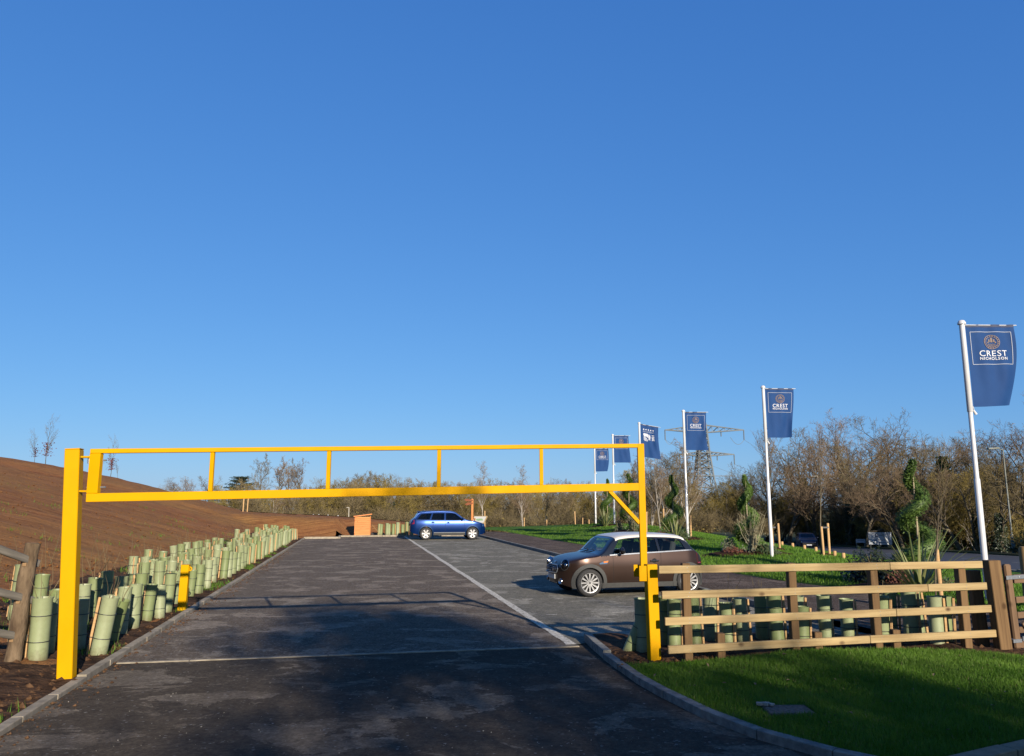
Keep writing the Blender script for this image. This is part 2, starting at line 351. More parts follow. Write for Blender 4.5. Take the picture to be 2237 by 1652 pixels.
# ---------------------------------------------------------------- terrain height
XE = [(-20, 9.6), (12, 9.6), (15, 9.2), (17.3, 8.4), (18.9, 7.9), (21, 7.0), (26.4, 5.84), (37.2, 3.95), (47, 1.9), (57, -.3), (66, -5.0), (75, -7)]
ZRG = [(8, .1), (14, .1), (20, .12), (27.5, .26), (36, .5), (42, .62), (51, .78), (60, .6), (75, .1), (100, -1.0), (150, -1.6)]
ZRD = [(-30, .1), (8, .0), (30, -.7), (59, -1.5), (91, -2.45), (130, -3.0), (200, -3.2)]
def Z(X, Y):
    s, r = loc_sr(X, Y); t = -r; z = 0.
    if Y < -20: return 0.
    zl = .06*smooth(.1, 1.2, t)+.10*smooth(.8, 2.6, t)
    d = t-2.2; sp = math.log1p(math.exp(min(30, d*1.6)))/1.6 if d < 18 else d
    zl += 6.9*math.tanh(.315*sp/6.9) if t > 0 else 0
    zl *= (1-smooth(58, 92, Y))
    e = s-(42.4 if r > 2.2 else 39.6)
    hf = interp([(-30, 1.25), (0, 1.25), (4, .95), (8, .62), (12, .12), (20, 0)], r)
    zf = hf*smooth(0, 5.0, e)*(1-smooth(66, 88, Y)) if r < 20 else 0
    zb = max(zl, zf)+.25*min(zl, zf)
    xe = sinterp(XE, Y); xr = 9.8-(Y-16)*.075; zr = sinterp(ZRG, Y); zd = sinterp(ZRD, Y)
    if X > xe and Y > 11:
        zm = lerp(.1, zr, smooth(xe, max(xr, xe+1), X)) if X < xr else lerp(zr, zd, smooth(xr, 21.5, X))
        z = lerp(0.1, zm, smooth(11, 14, Y))
        if Y > 58: z = lerp(z, sinterp(ZRD, Y) if X > 21 else lerp(-1.2, sinterp(ZRD, Y), smooth(0, 21, X)), smooth(62, 100, Y))
    elif r > 11.2 or X > xe: z = .10
    if Y > 58 and X <= xe: z = lerp(z+zb, -1.2, smooth(64, 95, Y)) if t < 8 else lerp(zb, -1.2, smooth(75, 105, Y)); zb = 0
    return z+zb

mb = MB()
xs = [-2500, -1200, -600, -300, -180, -120]+[-100+4*i for i in range(51)]+[120, 180, 300, 600, 1200, 2500]
ys = [-80, -40, -20]+[-12+4*i for i in range(40)]+[160, 200, 280, 400, 700, 1200, 2200, 3500]
mb.grid([[V((x, y, min(-.35, Z(x, y)-.5) if (-60 < x < 24 and y < 100) else Z(x, y)-(.12 if y < 160 else .12+(y-160)*.004))) for x in xs] for y in ys])
tag(mb.build('ground', M_field, smooth=True), kind='structure')

# soil bank on the left, wrapping round the far end
def patch(name, mat, ss, rr, skip=None, dz=0., amp=0., fsc=1.):
    mb = MB(); idx = {}
    for i, s in enumerate(ss):
        for j, r in enumerate(rr):
            p = P(s, r); z = Z(p.x, p.y)+dz
            if amp: z += amp*(noise.noise(V((p.x*fsc, p.y*fsc, 1)))+.5*noise.noise(V((p.x*fsc*2.7, p.y*fsc*2.7, 5))))*smooth(-.15, .6, abs(r))
            idx[i, j] = len(mb.v); mb.v.append((p.x, p.y, z))
    for i in range(len(ss)-1):
        for j in range(len(rr)-1):
            if skip and skip((ss[i]+ss[i+1])/2, (rr[j]+rr[j+1])/2): continue
            mb.f.append((idx[i, j], idx[i, j+1], idx[i+1, j+1], idx[i+1, j])); mb.m.append(0)
    return mb.build(name, mat, smooth=True)
ss = [-14+.5*i for i in range(45)]+[8.5+.5*i for i in range(80)]+[49+i for i in range(30)]
rr = [-70+2*i for i in range(25)]+[-20+.5*i for i in range(28)]+[-6+.25*i for i in range(24)]+[-.13]+[.6*i for i in range(1, 19)]+[11.15]
tag(patch('embankment', M_soil, ss, rr, lambda s, r: r > -.13 and s < (39.0 if r < 1.9 else 41.5), .0, .085, .9), kind='structure')
# dark planting strip beside the kerb
rr = [-2.9+.14*i for i in range(20)]+[-.14, -.06]
tag(patch('planting_strip', M_darksoil, [-13+.2*i for i in range(258)], rr, None, .03, .05, 2.3), kind='structure')

def sheet(name, mat, poly, z, kind='structure'):
    mb = MB(); mb.add([(p[0], p[1], z) for p in poly], [tuple(range(len(poly)))]); return tag(mb.build(name, mat), kind=kind)
a = lambda s, r: tuple(P(s, r)[:2])
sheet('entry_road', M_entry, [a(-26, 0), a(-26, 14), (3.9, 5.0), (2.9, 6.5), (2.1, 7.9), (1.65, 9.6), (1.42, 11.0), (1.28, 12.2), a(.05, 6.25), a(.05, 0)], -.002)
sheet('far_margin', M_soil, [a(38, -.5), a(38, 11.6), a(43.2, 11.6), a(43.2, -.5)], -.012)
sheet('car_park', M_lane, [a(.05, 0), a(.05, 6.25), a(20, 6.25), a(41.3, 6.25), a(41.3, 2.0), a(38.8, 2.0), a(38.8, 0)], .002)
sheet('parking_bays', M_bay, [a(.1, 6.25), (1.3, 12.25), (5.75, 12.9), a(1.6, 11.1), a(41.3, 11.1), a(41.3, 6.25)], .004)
# worn white line between lane and bays, ragged edges
mb = MB(); rows = []
for i in range(181):
    s = .15+41*i/180; w_ = .075+.02*noise.noise(V((s*3, 0, 0))); c = 6.28+.03*noise.noise(V((s*.4, 7, 0)))
    rows.append([P(s, c-w_-.02*noise.noise(V((s*9, 2, 0))), .009), P(s, c+w_+.02*noise.noise(V((s*9, 4, 0))), .009)])
mb.grid(rows); tag(mb.build('white_line', M_line), kind='structure')
mb = MB()
for i in range(17):
    s = .9+2.42*i
    for r in [6.75+.62*k for k in range(7)]:
        if R.random() < .22: continue
        r2 = r+R.uniform(-.1, .1); s2 = s+R.uniform(-.05, .05); L = R.uniform(.15, .34)
        mb.add([P(s2-.03, r2, .009), P(s2-.03, r2+L, .009), P(s2+.03, r2+L+.02, .009), P(s2+.03, r2, .009)], [(0, 1, 2, 3)])
tag(mb.build('bay_marking', M_line), kind='structure')

# gravel footpath and lawn beyond the bays
mb = MB(); rows = []
for i in range(61):
    Y = 12.4+i*.78; row = []
    for j in range(9):
        s0 = (Y-K0[1]+AX[0]*11.22)/AX[1]; xa = P(s0, 11.22).x; xb = sinterp(XE, Y)+.06; X = lerp(xa, xb, j/8); row.append(V((X, Y, .098)))
    rows.append(row)
mb.grid(rows)
mb.grid([[V((5.6+.5*j, 9.6+.4*i, .02+.078*smooth(11, 12.4, 9.6+.4*i)-.1*smooth(11.2, 10, 9.6+.4*i))) for j in range(24)] for i in range(8)])
tag(mb.build('gravel_path', M_path), kind='structure')
mb = MB(); rows = []
for i in range(131):
    Y = 12.5+i*.5; xa = sinterp(XE, Y)
    rows.append([V((X, Y, Z(X, Y)+.03*smooth(0, .05, k/70)+.02*noise.noise(V((X*.7, Y*.7, 0))))) for k in range(71) for X in [lerp(xa, 21.8, (k/70)**1.25)]])
mb.grid(rows); tag(mb.build('lawn', M_turf, smooth=True), kind='structure')
# public road on the right, lower than the lawn
mb = MB(); mb.grid([[V((X, Y, sinterp(ZRD, Y)-.02)) for X in (22, 26, 30, 34.6)] for Y in [-30+4*i for i in range(45)]])
tag(mb.build('road', M_road, smooth=True), kind='structure')
mb = MB()
for i in range(24):
    Y = 22+i*5
    for X, l in ((28.2, 2.6), (22.5, 4.7), (34.1, 4.7)):
        mb.grid([[V((X+dx, Y+dy*l, sinterp(ZRD, Y+dy*l)-.012)) for dx in (0, .13)] for dy in (0, .5, 1)])
tag(mb.build('road_marking', mk('road_paint', (.35, .35, .34), (.5, .5, .48), 5, pos=True)), kind='structure')
mb = MB()
for i in range(44):
    Y = -20+i*4
    mb.grid([[V((X, Y+dy, sinterp(ZRD, Y+dy)+(.1 if k else -.03))) for k, X in ((0, 34.6), (1, 34.62), (1, 34.75), (1, 36.4))] for dy in (0, 4)])
tag(mb.build('far_verge', M_field), kind='structure')

# ---------------------------------------------------------------- kerbs, one stone at a time
kst = {}
def kstone(parent, a_, b_, w_, h_, z, mat, name='kerb_stone', c=.006):
    L = (V(b_)-V(a_)).length; key = (round(L, 2), w_, h_, mat.name)
    if key not in kst: kst[key] = MB().cbox((L-.003, w_, h_), None, c).mesh('kerb_stone', mat)
    o = link(name, kst[key], parent); M = frame((a_[0], a_[1], z), (b_[0], b_[1], z))
    M = M @ Matrix.Rotation(R.uniform(-.006, .006), 4, 'Z') @ Matrix.Rotation(R.uniform(-.0015, .0015), 4, 'Y')
    M.translation = M.translation+V((R.uniform(-.006, .006), R.uniform(-.004, .004), R.uniform(-.0015, .0015))); o.matrix_local = M; return o
k = empty('kerb_left', kind='structure'); s = -10.
while s < 38.4:
    zz = .0 if s > -1.6 else -.02
    kstone(k, P(s, -.055), P(s+.9, -.055), .11, .26, -.062+zz-.012*max(0, noise.noise(V((s*.3, 3, 0)))), M_kerb); s += .9
k = empty('kerb_far', kind='structure')
for a0, a1, zz in (((38.9, -.07), (38.9, 2.0), 0), ((38.9, 2.07), (41.3, 2.07), 0), ((41.45, 2.1), (41.45, 11.2), -.02)):
    d = math.hypot(a1[0]-a0[0], a1[1]-a0[1]); n = max(1, round(d/.9))
    for i in range(n):
        f0, f1 = i/n, (i+1)/n
        kstone(k, P(lerp(a0[0], a1[0], f0), lerp(a0[1], a1[1], f0)), P(lerp(a0[0], a1[0], f1), lerp(a0[1], a1[1], f1)), .135, .28, -.02+zz, M_kerb)
k = empty('kerb_bays', kind='structure'); s = 1.4
while s < 41: kstone(k, P(s, 11.17), P(s+.9, 11.17), .13, .26, -.006, M_kerbdark); s += .9
k = empty('threshold_edging', kind='structure')
for i in range(7): kstone(k, P(.02, .05+i*.9), P(.02, .05+(i+1)*.9), .07, .2, -.088, M_kerb, c=.006)
CUR = [(1.16, 12.3), (1.22, 11.6), (1.29, 10.9), (1.39, 10.2), (1.50, 9.5), (1.68, 8.75), (1.90, 8.0), (2.22, 7.3), (2.65, 6.72), (3.2, 6.2), (3.85, 5.75), (4.6, 5.35)]
k = empty('kerb_curve', kind='structure')
for i in range(len(CUR)-1): kstone(k, CUR[i], CUR[i+1], .11, .26, -.05 if i > 1 else -.015, M_kerbdark)
k = empty('edging_corner', kind='structure')
for i in range(7): kstone(k, lerp(V((3.3, 6.32)), V((8.6, 9.0)), i/7), lerp(V((3.3, 6.32)), V((8.6, 9.0)), (i+1)/7), .16, .2, -.0, M_edging)

# near lawn and planting bed
def ZL(X, Y): return .05+.11*smooth(6.4, 9.5, Y)*smooth(1.6, 3.8, X)*smooth(8.6, 5.5, X)+.02*noise.noise(V((X, Y, 0)))
LEFTX = [(p[1], p[0]+.035) for p in CUR[::-1]]
TOPY = [(1.3, 10.25), (2.2, 10.28), (3.2, 10.4), (4.2, 10.62), (5.2, 10.72), (6.0, 10.6), (6.9, 10.25), (8.0, 9.7), (10, 9.2)]
def in_lawn(X, Y):
    if X < interp(LEFTX, Y) or X > 8.9: return False
    if Y > interp(TOPY, X) + .05*noise.noise(V((X*3, 1, 0))): return False
    return (Y-6.44)-(X-3.3)*.5057 > 0
MH = (2.69, 7.93)
mb = MB(); g = .09; idx = {}
for i in range(100):
    for j in range(54):
        X, Y = 1.2+i*g, 6.1+j*g
        if not in_lawn(X, Y) or (abs(X-MH[0]-.0) < .2 and abs(Y-MH[1]) < .14): continue
        q = []
        for a_, b_ in ((0, 0), (1, 0), (1, 1), (0, 1)):
            kk = (i+a_, j+b_)
            if kk not in idx: idx[kk] = len(mb.v); x, y = 1.2+kk[0]*g, 6.1+kk[1]*g; mb.v.append((x, y, ZL(x, y)))
            q.append(idx[kk])
        mb.f.append(tuple(q)); mb.m.append(0)
tag(mb.build('lawn_front', M_turf, smooth=True), kind='structure')
mb = MB(); mb.grid([[V((X, Y, .03+.06*noise.noise(V((X*1.7, Y*1.7, 3)))+.02*noise.noise(V((X*6, Y*6, 3)))+.05*smooth(10.2, 11, Y))) for i in range(67) for X in [lerp(interp(LEFTX, Y)-.03, 7.2, i/66)]] for Y in [9.85+.09*j for j in range(31)]])
tag(mb.build('planting_bed', M_darksoil, smooth=True), kind='structure')

# grass blades
def blades(name, n, sampler, hmin, hmax, wid, zf, kind='stuff', label=None, mat=None):
    vs = []; fs = []; rnd = R.random; U = R.uniform
    while n:
        p = sampler()
        if p is None: continue
        n -= 1; X, Y = p; z = zf(X, Y)-.005; a_ = rnd()*6.283; h = U(hmin, hmax); lx, ly = U(-.5, .5)*h, U(-.5, .5)*h; w_ = wid*U(.7, 1.3)
        cx, cy = math.cos(a_)*w_, math.sin(a_)*w_; b = len(vs)
        vs += [(X-cx, Y-cy, z), (X+cx, Y+cy, z), (X+lx+cx*.3, Y+ly+cy*.3, z+h)]; fs.append((b, b+1, b+2))
    me = bpy.data.meshes.new(name); me.from_pydata(vs, [], fs); me.materials.append(mat or M_blade)
    return tag(link(name, me), label, 'grass', None, kind)
def smp_front():
    X, Y = R.uniform(1.3, 8.8), 6.3+4.5*R.random()**1.15
    if not in_lawn(X, Y) or (abs(X-MH[0]) < .23 and abs(Y-MH[1]) < .17): return None
    if noise.noise(V((X*2.2, Y*2.2, 9))) < -.45 and R.random() < .5: return None
    return X, Y
blades('front_grass', 120000, smp_front, .025, .062, .0045, ZL, label='short mown grass on the lawn in front of the post and rail fence')
def smp_mid():
    Y = 13+45*R.random()**1.7; xa = sinterp(XE, Y)
    return xa+(16-xa)*R.random(), Y
blades('mound_grass', 90000, smp_mid, .05, .10, .012, lambda X, Y: Z(X, Y)+.03, label='green grass covering the lawn mound below the flagpoles')
def smp_tuft():
    s, r = R.uniform(-4, 30), -R.uniform(.1, 2.8)
    if noise.noise(V((s*.9, r*1.4, 5))) < .22: return None
    p = P(s, r); return p.x, p.y
blades('verge_grass', 6000, smp_tuft, .05, .14, .006, lambda X, Y: Z(X, Y)+.02, label='thin weedy grass sprouting in the soil strip beside the left kerb')
def stones(name, n, sampler, r0, r1, zf, mat, label, cat):
    vs = []; fs = []
    oc = [V((1, 0, 0)), V((-1, 0, 0)), V((0, 1, 0)), V((0, -1, 0)), V((0, 0, 1)), V((0, 0, -1))]
    of = [(0, 2, 4), (2, 1, 4), (1, 3, 4), (3, 0, 4), (2, 0, 5), (1, 2, 5), (3, 1, 5), (0, 3, 5)]
    while n:
        p = sampler()
        if p is None: continue
        n -= 1; rr_ = r0+(r1-r0)*R.random()**3; b = len(vs); q = Matrix.Rotation(R.random()*6, 3, 'Z')
        for o in oc: v = q @ V((o.x*R.uniform(.7, 1.2), o.y*R.uniform(.5, 1.1), o.z*R.uniform(.4, .8)))*rr_; vs.append((p[0]+v.x, p[1]+v.y, zf(*p)+v.z+rr_*.25))
        fs += [tuple(i+b for i in f) for f in of]
    me = bpy.data.meshes.new(name); me.from_pydata(vs, [], fs); me.materials.append(mat); return tag(link(name, me), label, cat, None, 'stuff')
M_bankclod = mk('bank_clod', hx('#6e4324'), hx('#98683c'), 3, rough=.95, pos=True, spec=.1)
def smp_strip():
    s, r = -4+38*R.random()**2, -R.uniform(.05, 2.9); p = P(s, r); return p.x, p.y
stones('soil_clods', 5200, smp_strip, .012, .075, lambda X, Y: Z(X, Y)+.015, M_clod, 'brown soil clods lying among the tree guards along the left kerb', 'soil')
def smp_bank():
    s, r = -4+40*R.random()**1.5, -2.6-12*R.random()**1.4; p = P(s, r); return p.x, p.y
stones('bank_clods', 4500, smp_bank, .012, .055, lambda X, Y: Z(X, Y), M_bankclod, 'lumps of orange brown soil scattered over the raked bank', 'soil')
def smp_weed():
    s, r = R.uniform(-3, 34), -R.uniform(2.8, 12)
    if noise.noise(V((s*.6, r*.8, 15))) < .33: return None
    p = P(s, r); return p.x, p.y
blades('bank_weeds', 900, smp_weed, .05, .16, .008, lambda X, Y: Z(X, Y), label='sparse weeds sprouting on the raked soil bank')
def smp_bed():
    X = R.uniform(1.35, 7.0); Y = R.uniform(10.0, 12.1); return (X, Y) if not in_lawn(X, Y) else None
stones('bed_clods', 1600, smp_bed, .012, .06, lambda X, Y: .05, M_clod, 'loose soil clods in the planting bed behind the wooden fence', 'soil')
def smp_road():
    s, r = -6+30*R.random()**1.6, R.uniform(.02, 6.2); p = P(s, r); return p.x, p.y
M_chip = mk('stone_chip', hx('#8d877c'), hx('#d0c8b8'), 3, rough=.8, pos=True)
stones('grit', 800, smp_road, .003, .011, lambda X, Y: .0, M_chip, 'pale grit and stone chips scattered on the dark tarmac', 'grit')
def smp_spill():
    s, r = R.uniform(-5, 26), .02+.35*R.random()**2.2; p = P(s, r); return p.x, p.y
stones('kerb_spill', 1500, smp_spill, .005, .03, lambda X, Y: .0, M_clod, 'crumbs of soil spilled over the left kerb onto the tarmac', 'soil')
def smp_leaf():
    X, Y = R.uniform(1.6, 8.5), R.uniform(6.5, 10.6); return (X, Y) if in_lawn(X, Y) else None
blades('dry_blades', 5000, smp_front, .02, .05, .0045, ZL, label='scattered dry yellowish grass blades in the front lawn', mat=mk('dry_blade', (.22, .20, .07), (.30, .26, .10), 3, rough=.7, pos=True))
mb = MB()
for _ in range(46):
    q = None
    while q is None: q = smp_leaf()
    c_ = V((q[0], q[1], ZL(*q)+.045)); u_ = V((R.gauss(0, 1), R.gauss(0, 1), R.gauss(0, .3))).normalized(); v_ = u_.cross(V((0, 0, 1))).normalized(); s_ = R.uniform(.015, .035)
    mb.add([c_-u_*s_, c_+v_*s_*.6+V((0, 0, .008)), c_+u_*s_, c_-v_*s_*.6+V((0, 0, .008))], [(0, 1, 2, 3)])
tag(mb.build('fallen_leaves', mk('dry_leaf', (.16, .10, .05), (.26, .18, .09), 4, rough=.8, pos=True)), 'a few dry brown fallen leaves lying on the front lawn', 'leaves', None, 'stuff')
# inspection cover with rubble in the lawn
mb = MB(); mb.cbox((.44, .32, .05), Matrix.Translation((MH[0], MH[1], .068)), .01)
o = tag(mb.build('inspection_cover', mk('cover_stone', hx('#54473b'), hx('#8a7866'), 30, rough=.9, bump=1, bsc=45, pos=True), loc=(MH[0], MH[1], .04)), 'grey rough square inspection cover sunk in the front lawn', 'drain cover')
mb = MB()
for _ in range(7):
    p = V((MH[0]-.19+R.uniform(-.06, .09), MH[1]+.12+R.uniform(-.03, .03), .11)); r_ = R.uniform(.012, .03)
    mb.cbox((r_*2, r_*1.5, r_), Matrix.Translation(p) @ Matrix.Rotation(R.random()*3, 4, 'Z'), .004)
tag(mb.build('rubble', M_chip, loc=(MH[0]-.19, MH[1]+.12, .1)), 'little heap of pale rubble beside the inspection cover', 'rubble')
# ---------------------------------------------------------------- yellow height barrier
bp = V((-5.27, 9.56, 0)); lean = V((-.058, .0, 1)).normalized()
hb = empty('height_barrier', bp, 'tall yellow steel post with long swinging height limit frame over the entrance', 'barrier')
top = bp+lean*2.735; NB = (-.176, .984, 0); NP = (-.21, .978, 0)
o = beam('post', bp-lean*.2, top, .17, .17, M_yellow, hb, .008, NP)
mb = MB(); mb.cbox((.17, .17, .012), Matrix.Translation(top+V((0, 0, .007))) @ Matrix.Rotation(.21, 4, 'Z') @ Matrix.Rotation(-.058, 4, 'Y'), .003); mb.build('cap_plate', M_yellow, hb)
# frame of the leaf
TL, TR = at(193, 981, 9.52), at(1394, 971, 10.75); BL, BR = at(189, 1097, 9.52), at(1394, 1072, 10.75)
TR = V((TR.x, TR.y, TR.z)); ux = (TR-TL).normalized(); uz = V((0, 0, 1))
def onl(f, h): return BL+(BR-BL)*f+V((0, 0, h))
Hh = (TL-BL).z
beam('bottom_rail', onl(.0, .052), onl(1.0, .052), .08, .104, M_yellow, hb, .005)
beam('top_rail', onl(.0, Hh-.028), onl(1.0, Hh-.028), .08, .055, M_yellow, hb, .005)
L = (BR-BL).length
beam('end_stile', onl(.0095, .1045), onl(.0095, Hh-.056), .0805, .135, M_yellow, hb, .005, (1, 0, 0))
for px, Yd in ((463, 9.78), (719, 10.06), (959, 10.3), (1182, 10.53)):
    X = at(px, 1030, Yd).x; f = (X-BL.x)/(BR.x-BL.x)
    beam('upright', onl(f, .1045), onl(f, Hh-.056), .05, .05, M_yellow, hb, .004, (1, 0, 0))
LG = onl(1.0, 0); beam('drop_leg', LG+V((.045, 0, Hh)), LG+V((.045, 0, 1.08-LG.z)), .081, .09, M_yellow, hb, .005, (1, 0, 0))
b0 = onl(1-.40/L, -.001); b1 = LG+V((.0, 0, -.44)); beam('brace', b0+V((-.02, 0, .01)), b1, .06, .05, M_yellow, hb, .004)
mb = MB(); mb.cbox((.09, .012, .16), Matrix.Translation((LG.x-.04, LG.y+.05, 1.17)), .003); mb.build('catch_plate', M_yellow, hb)
for zz, up in ((2.60, 1), (2.27, -1)):
    c = bp+lean*zz; h = empty_child = None
    mb = MB(); mb.cbox((.13, .09, .022), Matrix.Translation(c+V((.165, 0, .045*up))), .003); hg = mb.build('hinge', M_yellow, hb)
    mb = MB(); mb.tube([c+V((.19, 0, -.035)), c+V((.19, 0, .06))], .02, 12); mb.tube([c+V((.17, 0, 0)), c+V((.40, 0, .005))], .011, 10); mb.build('hinge_bolt', M_galv, hg)
# receiving post and stop post
rp = empty('receiving_post', (1.86, 10.55, 0), 'short leaning yellow steel post catching the barrier beside the wooden fence', 'post')
beam('post', (1.868, 10.55, -.2), (1.85, 10.55, 1.275), .142, .142, M_yellow, rp, .006, NB)
mb = MB(); mb.cbox((.10, .012, .2), Matrix.Translation((1.735, 10.48, 1.16)), .003); mb.build('catch_plate', M_yellow, rp)
yp = gnd(397, 1332, .04); sp = empty('stop_post', yp, 'small yellow steel stop post among the green tree guards', 'post')
beam('post', yp+V((0, 0, -.2)), yp+V((.02, 0, .86)), .15, .15, M_yellow, sp, .006, NB)
mb = MB(); mb.lathe([(.022, -.006), (.045, -.006), (.045, .006), (.022, .006), (.022, -.006)], 14, Matrix.Translation(yp+V((.12, -.03, .78))) @ Matrix.Rotation(math.pi/2, 4, 'X'))
mb.cbox((.05, .012, .06), Matrix.Translation(yp+V((.092, -.03, .78))), .002); mb.build('locking_eye', M_yellow, sp)

# ---------------------------------------------------------------- post and rail fence, right
fe = empty('post_and_rail_fence', (4.4, 10.8, 0), 'pale four rail timber fence with brown square posts beside the front lawn', 'fence')
F0, F1 = V((1.93, 10.28, 0)), V((6.86, 11.22, 0)); fd = (F1-F0).normalized(); fn = V((fd.y, -fd.x, 0))
def fp(px, Y0=None):
    u = (px-1118)/FPX; # intersection of vertical sight plane with the fence line
    c = math.cos(PITCH); k_ = u/ (c+.17*math.sin(PITCH)) ; t_ = (k_*F0.y-F0.x)/(fd.x-k_*fd.y); return F0+fd*t_
posts = [(1496, 1.30), (1725, 1.28), (1902, 1.27), (2092, 1.26)]
for px, h in posts:
    b = fp(px)-fn*.075; tl = R.uniform(-.02, .012)
    beam('post', b+V((0, 0, -.3)), b+V((tl, 0, h)), .10, .13, M_post, fe, .006, (0, 1, 0))
b = fp(2160)-fn*.02; 
mb = MB(); o = beam('end_post', b+V((.03, 0, -.3)), b+V((-.03, 0, 1.28)), .17, .17, M_post, fe, .008, (0, 1, 0))
beam('stay_post', b+V((-.09, .28, -.3)), b+V((-.13, .3, 1.12)), .16, .12, M_post, fe, .008, (0, 1, 0))
for px in (1566, 1775, 1942):
    b = fp(px)-fn*.09; beam('stub_post', b+V((0, 0, -.3)), b+V((R.uniform(-.02, .02), 0, R.uniform(.36, .40))), .10, .11, M_post, fe, .006, (0, 1, 0))
lv = [1.235, .90, .575, .245]; spl = [1932, 2010, 1938, 1878]
zr = [(1.225, 1.225), (.905, .93), (.575, .62), (.225, .285)]
for i in range(4):
    pL = fp(1434+i*5); pM = fp(spl[i]); pR = fp(2132+i*5)
    zl, z2 = zr[i]; zm = lerp(zl, z2, .66)
    beam('rail', pL+V((0, 0, zl)), pM+V((-.003, 0, zm)), .04, .098, M_rail, fe, .005)
    beam('rail', pM+V((.003, 0, zm)), pR+V((0, 0, z2)), .04, .098, M_rail, fe, .005)
for px, _h in posts:
    mb = MB()
    for i in range(4):
        p = fp(px); f = (p.x-F0.x)/(F1.x-F0.x); z = lerp(zr[i][0], zr[i][1], f)
        for dz in (-.022, .022): mb.lathe([(.0, .0), (.005, .0), (.005, -.004)], 8, Matrix.Translation(p+fn*.0225+V((R.uniform(-.01, .01), 0, z+dz))) @ fn.to_track_quat('Z', 'Y').to_matrix().to_4x4())
    tag(mb.build('nails', M_galv, fe), kind='stuff')
# field gate at the right edge
gt = empty('field_gate', (7.15, 11.35, 0), 'brown timber field gate hung on a grey strap hinge at the right edge', 'gate')
g0 = V((7.12, 11.32, 0)); gd = V((.95, .30, 0)).normalized()
def G(d, z): return g0+gd*d+V((-.045*z*0, 0, z))
beam('hanging_stile', G(0, .06), G(-.05, 1.22), .10, .085, M_gate, gt, .02, (0, 1, 0))
for z, h in ((1.03, .12), (.74, .085), (.53, .085), (.33, .085), (.13, .09)): beam('rail', G(.05, z-.02), G(3.2, z+.02), .05, h, M_gate, gt, .005)
beam('brace', G(.12, .36)+V((0, -.045, 0)), G(1.1, 1.02)+V((0, -.045, 0)), .03, .09, M_gate, gt, .004)
beam('closing_stile', G(3.2, .06), G(3.2, 1.22), .09, .08, M_gate, gt, .02, (0, 1, 0))
mb = MB(); mb.cbox((.52, .008, .055), frame(G(-.13, 1.035)+V((0, -.055, 0)), G(.42, 1.05)+V((0, -.055, 0))), .002)
hg = mb.build('hinge_strap', M_galv, gt); 
for d in (.12, .24, .34): mb = MB(); mb.tube([G(d, 1.045)+V((0, -.057, 0)), G(d, 1.045)+V((0, -.068, 0))], .009, 8); mb.build('bolt', M_galv, hg)
mb = MB(); mb.cbox((.16, .10, .05), frame(G(-.12, .17), G(.06, .17)), .003); mb.tube([G(.13, .14), G(.13, .22)], .012, 8); mb.build('lower_hinge', M_galv, gt)
# rounded posts and pale rails behind the gate
rf = empty('round_post_fence', (8.6, 13.2, .1), 'pale fence with a stout rounded post standing behind the field gate', 'fence')
for q, h in ((V((8.55, 13.1, 0)), 1.28), (V((10.7, 13.5, 0)), 1.25)):
    mb = MB(); mb.lathe([(0, -.2), (.105, -.2), (.105, h-.05), (.09, h-.01), (.0, h)], 18, Matrix.Translation(q+V((0, 0, .1)))); mb.build('post', mk('peeled_post', hx('#8a6a3c'), hx('#b08c54'), 5, rough=.8, stretch=(1, 1, .3)), rf, ang=40)
for z in (1.13, .75, .4): beam('rail', V((8.64, 13.0, z+.1)), V((10.7, 13.4, z+.1)), .05, .10, M_rail, rf)
# log fence at the left edge
lf = empty('log_fence', (-6.28, 10.15, .1), 'rough bark log post with morticed split rails at the left edge', 'fence')
lb, lt = V((-6.30, 10.12, -.1)), V((-6.27, 10.28, 1.56))
lean2 = (lt-lb)
mb = MB(); pts = []; rs = []
for i in range(13):
    f = i/12; pts.append(lb+lean2*f+V((.012*math.sin(f*7), 0, 0))); rs.append(.098-.008*f+.006*math.sin(f*19))
mb.tube(pts, rs, 18); mb.build('post', M_log, lf, ang=50)
mb = MB(); mb.lathe([(0, .004), (.075, .004), (.084, 0)], 16, Matrix.Translation(lt) @ Matrix.Rotation(-.1, 4, 'X')); mb.build('post_top', mk('sawn_end', hx('#8a765c'), hx('#a8937a'), 20), lf)
M_split = mk('split_rail', hx('#6a645a'), hx('#958c7d'), 6, rough=.9, bump=.5, bsc=20, stretch=(.3, 3, 3))
for z, dz in ((1.34, .78), (.88, .68), (.42, .66)):
    c = lb+lean2*((z+.1)/1.66)
    beam('rail', c+V((.045, .13, -.05)), c+V((-.35, -2.3, dz)), .045, .095, M_split, lf, .018)
    mb = MB(); mb.cbox((.05, .016, .10), Matrix.Translation(c+V((.0, -.098, -.015))), .004); mb.build('tenon_peg', mk('peg_wood', hx('#8c6c48'), hx('#a8865c'), 30), lf)
mb = MB(); mb.tube([V((-6.55, 7.7, 0)), V((-6.5, 7.75, 2.3))], [.1, .09], 14); mb.build('post', M_log, lf, ang=50)

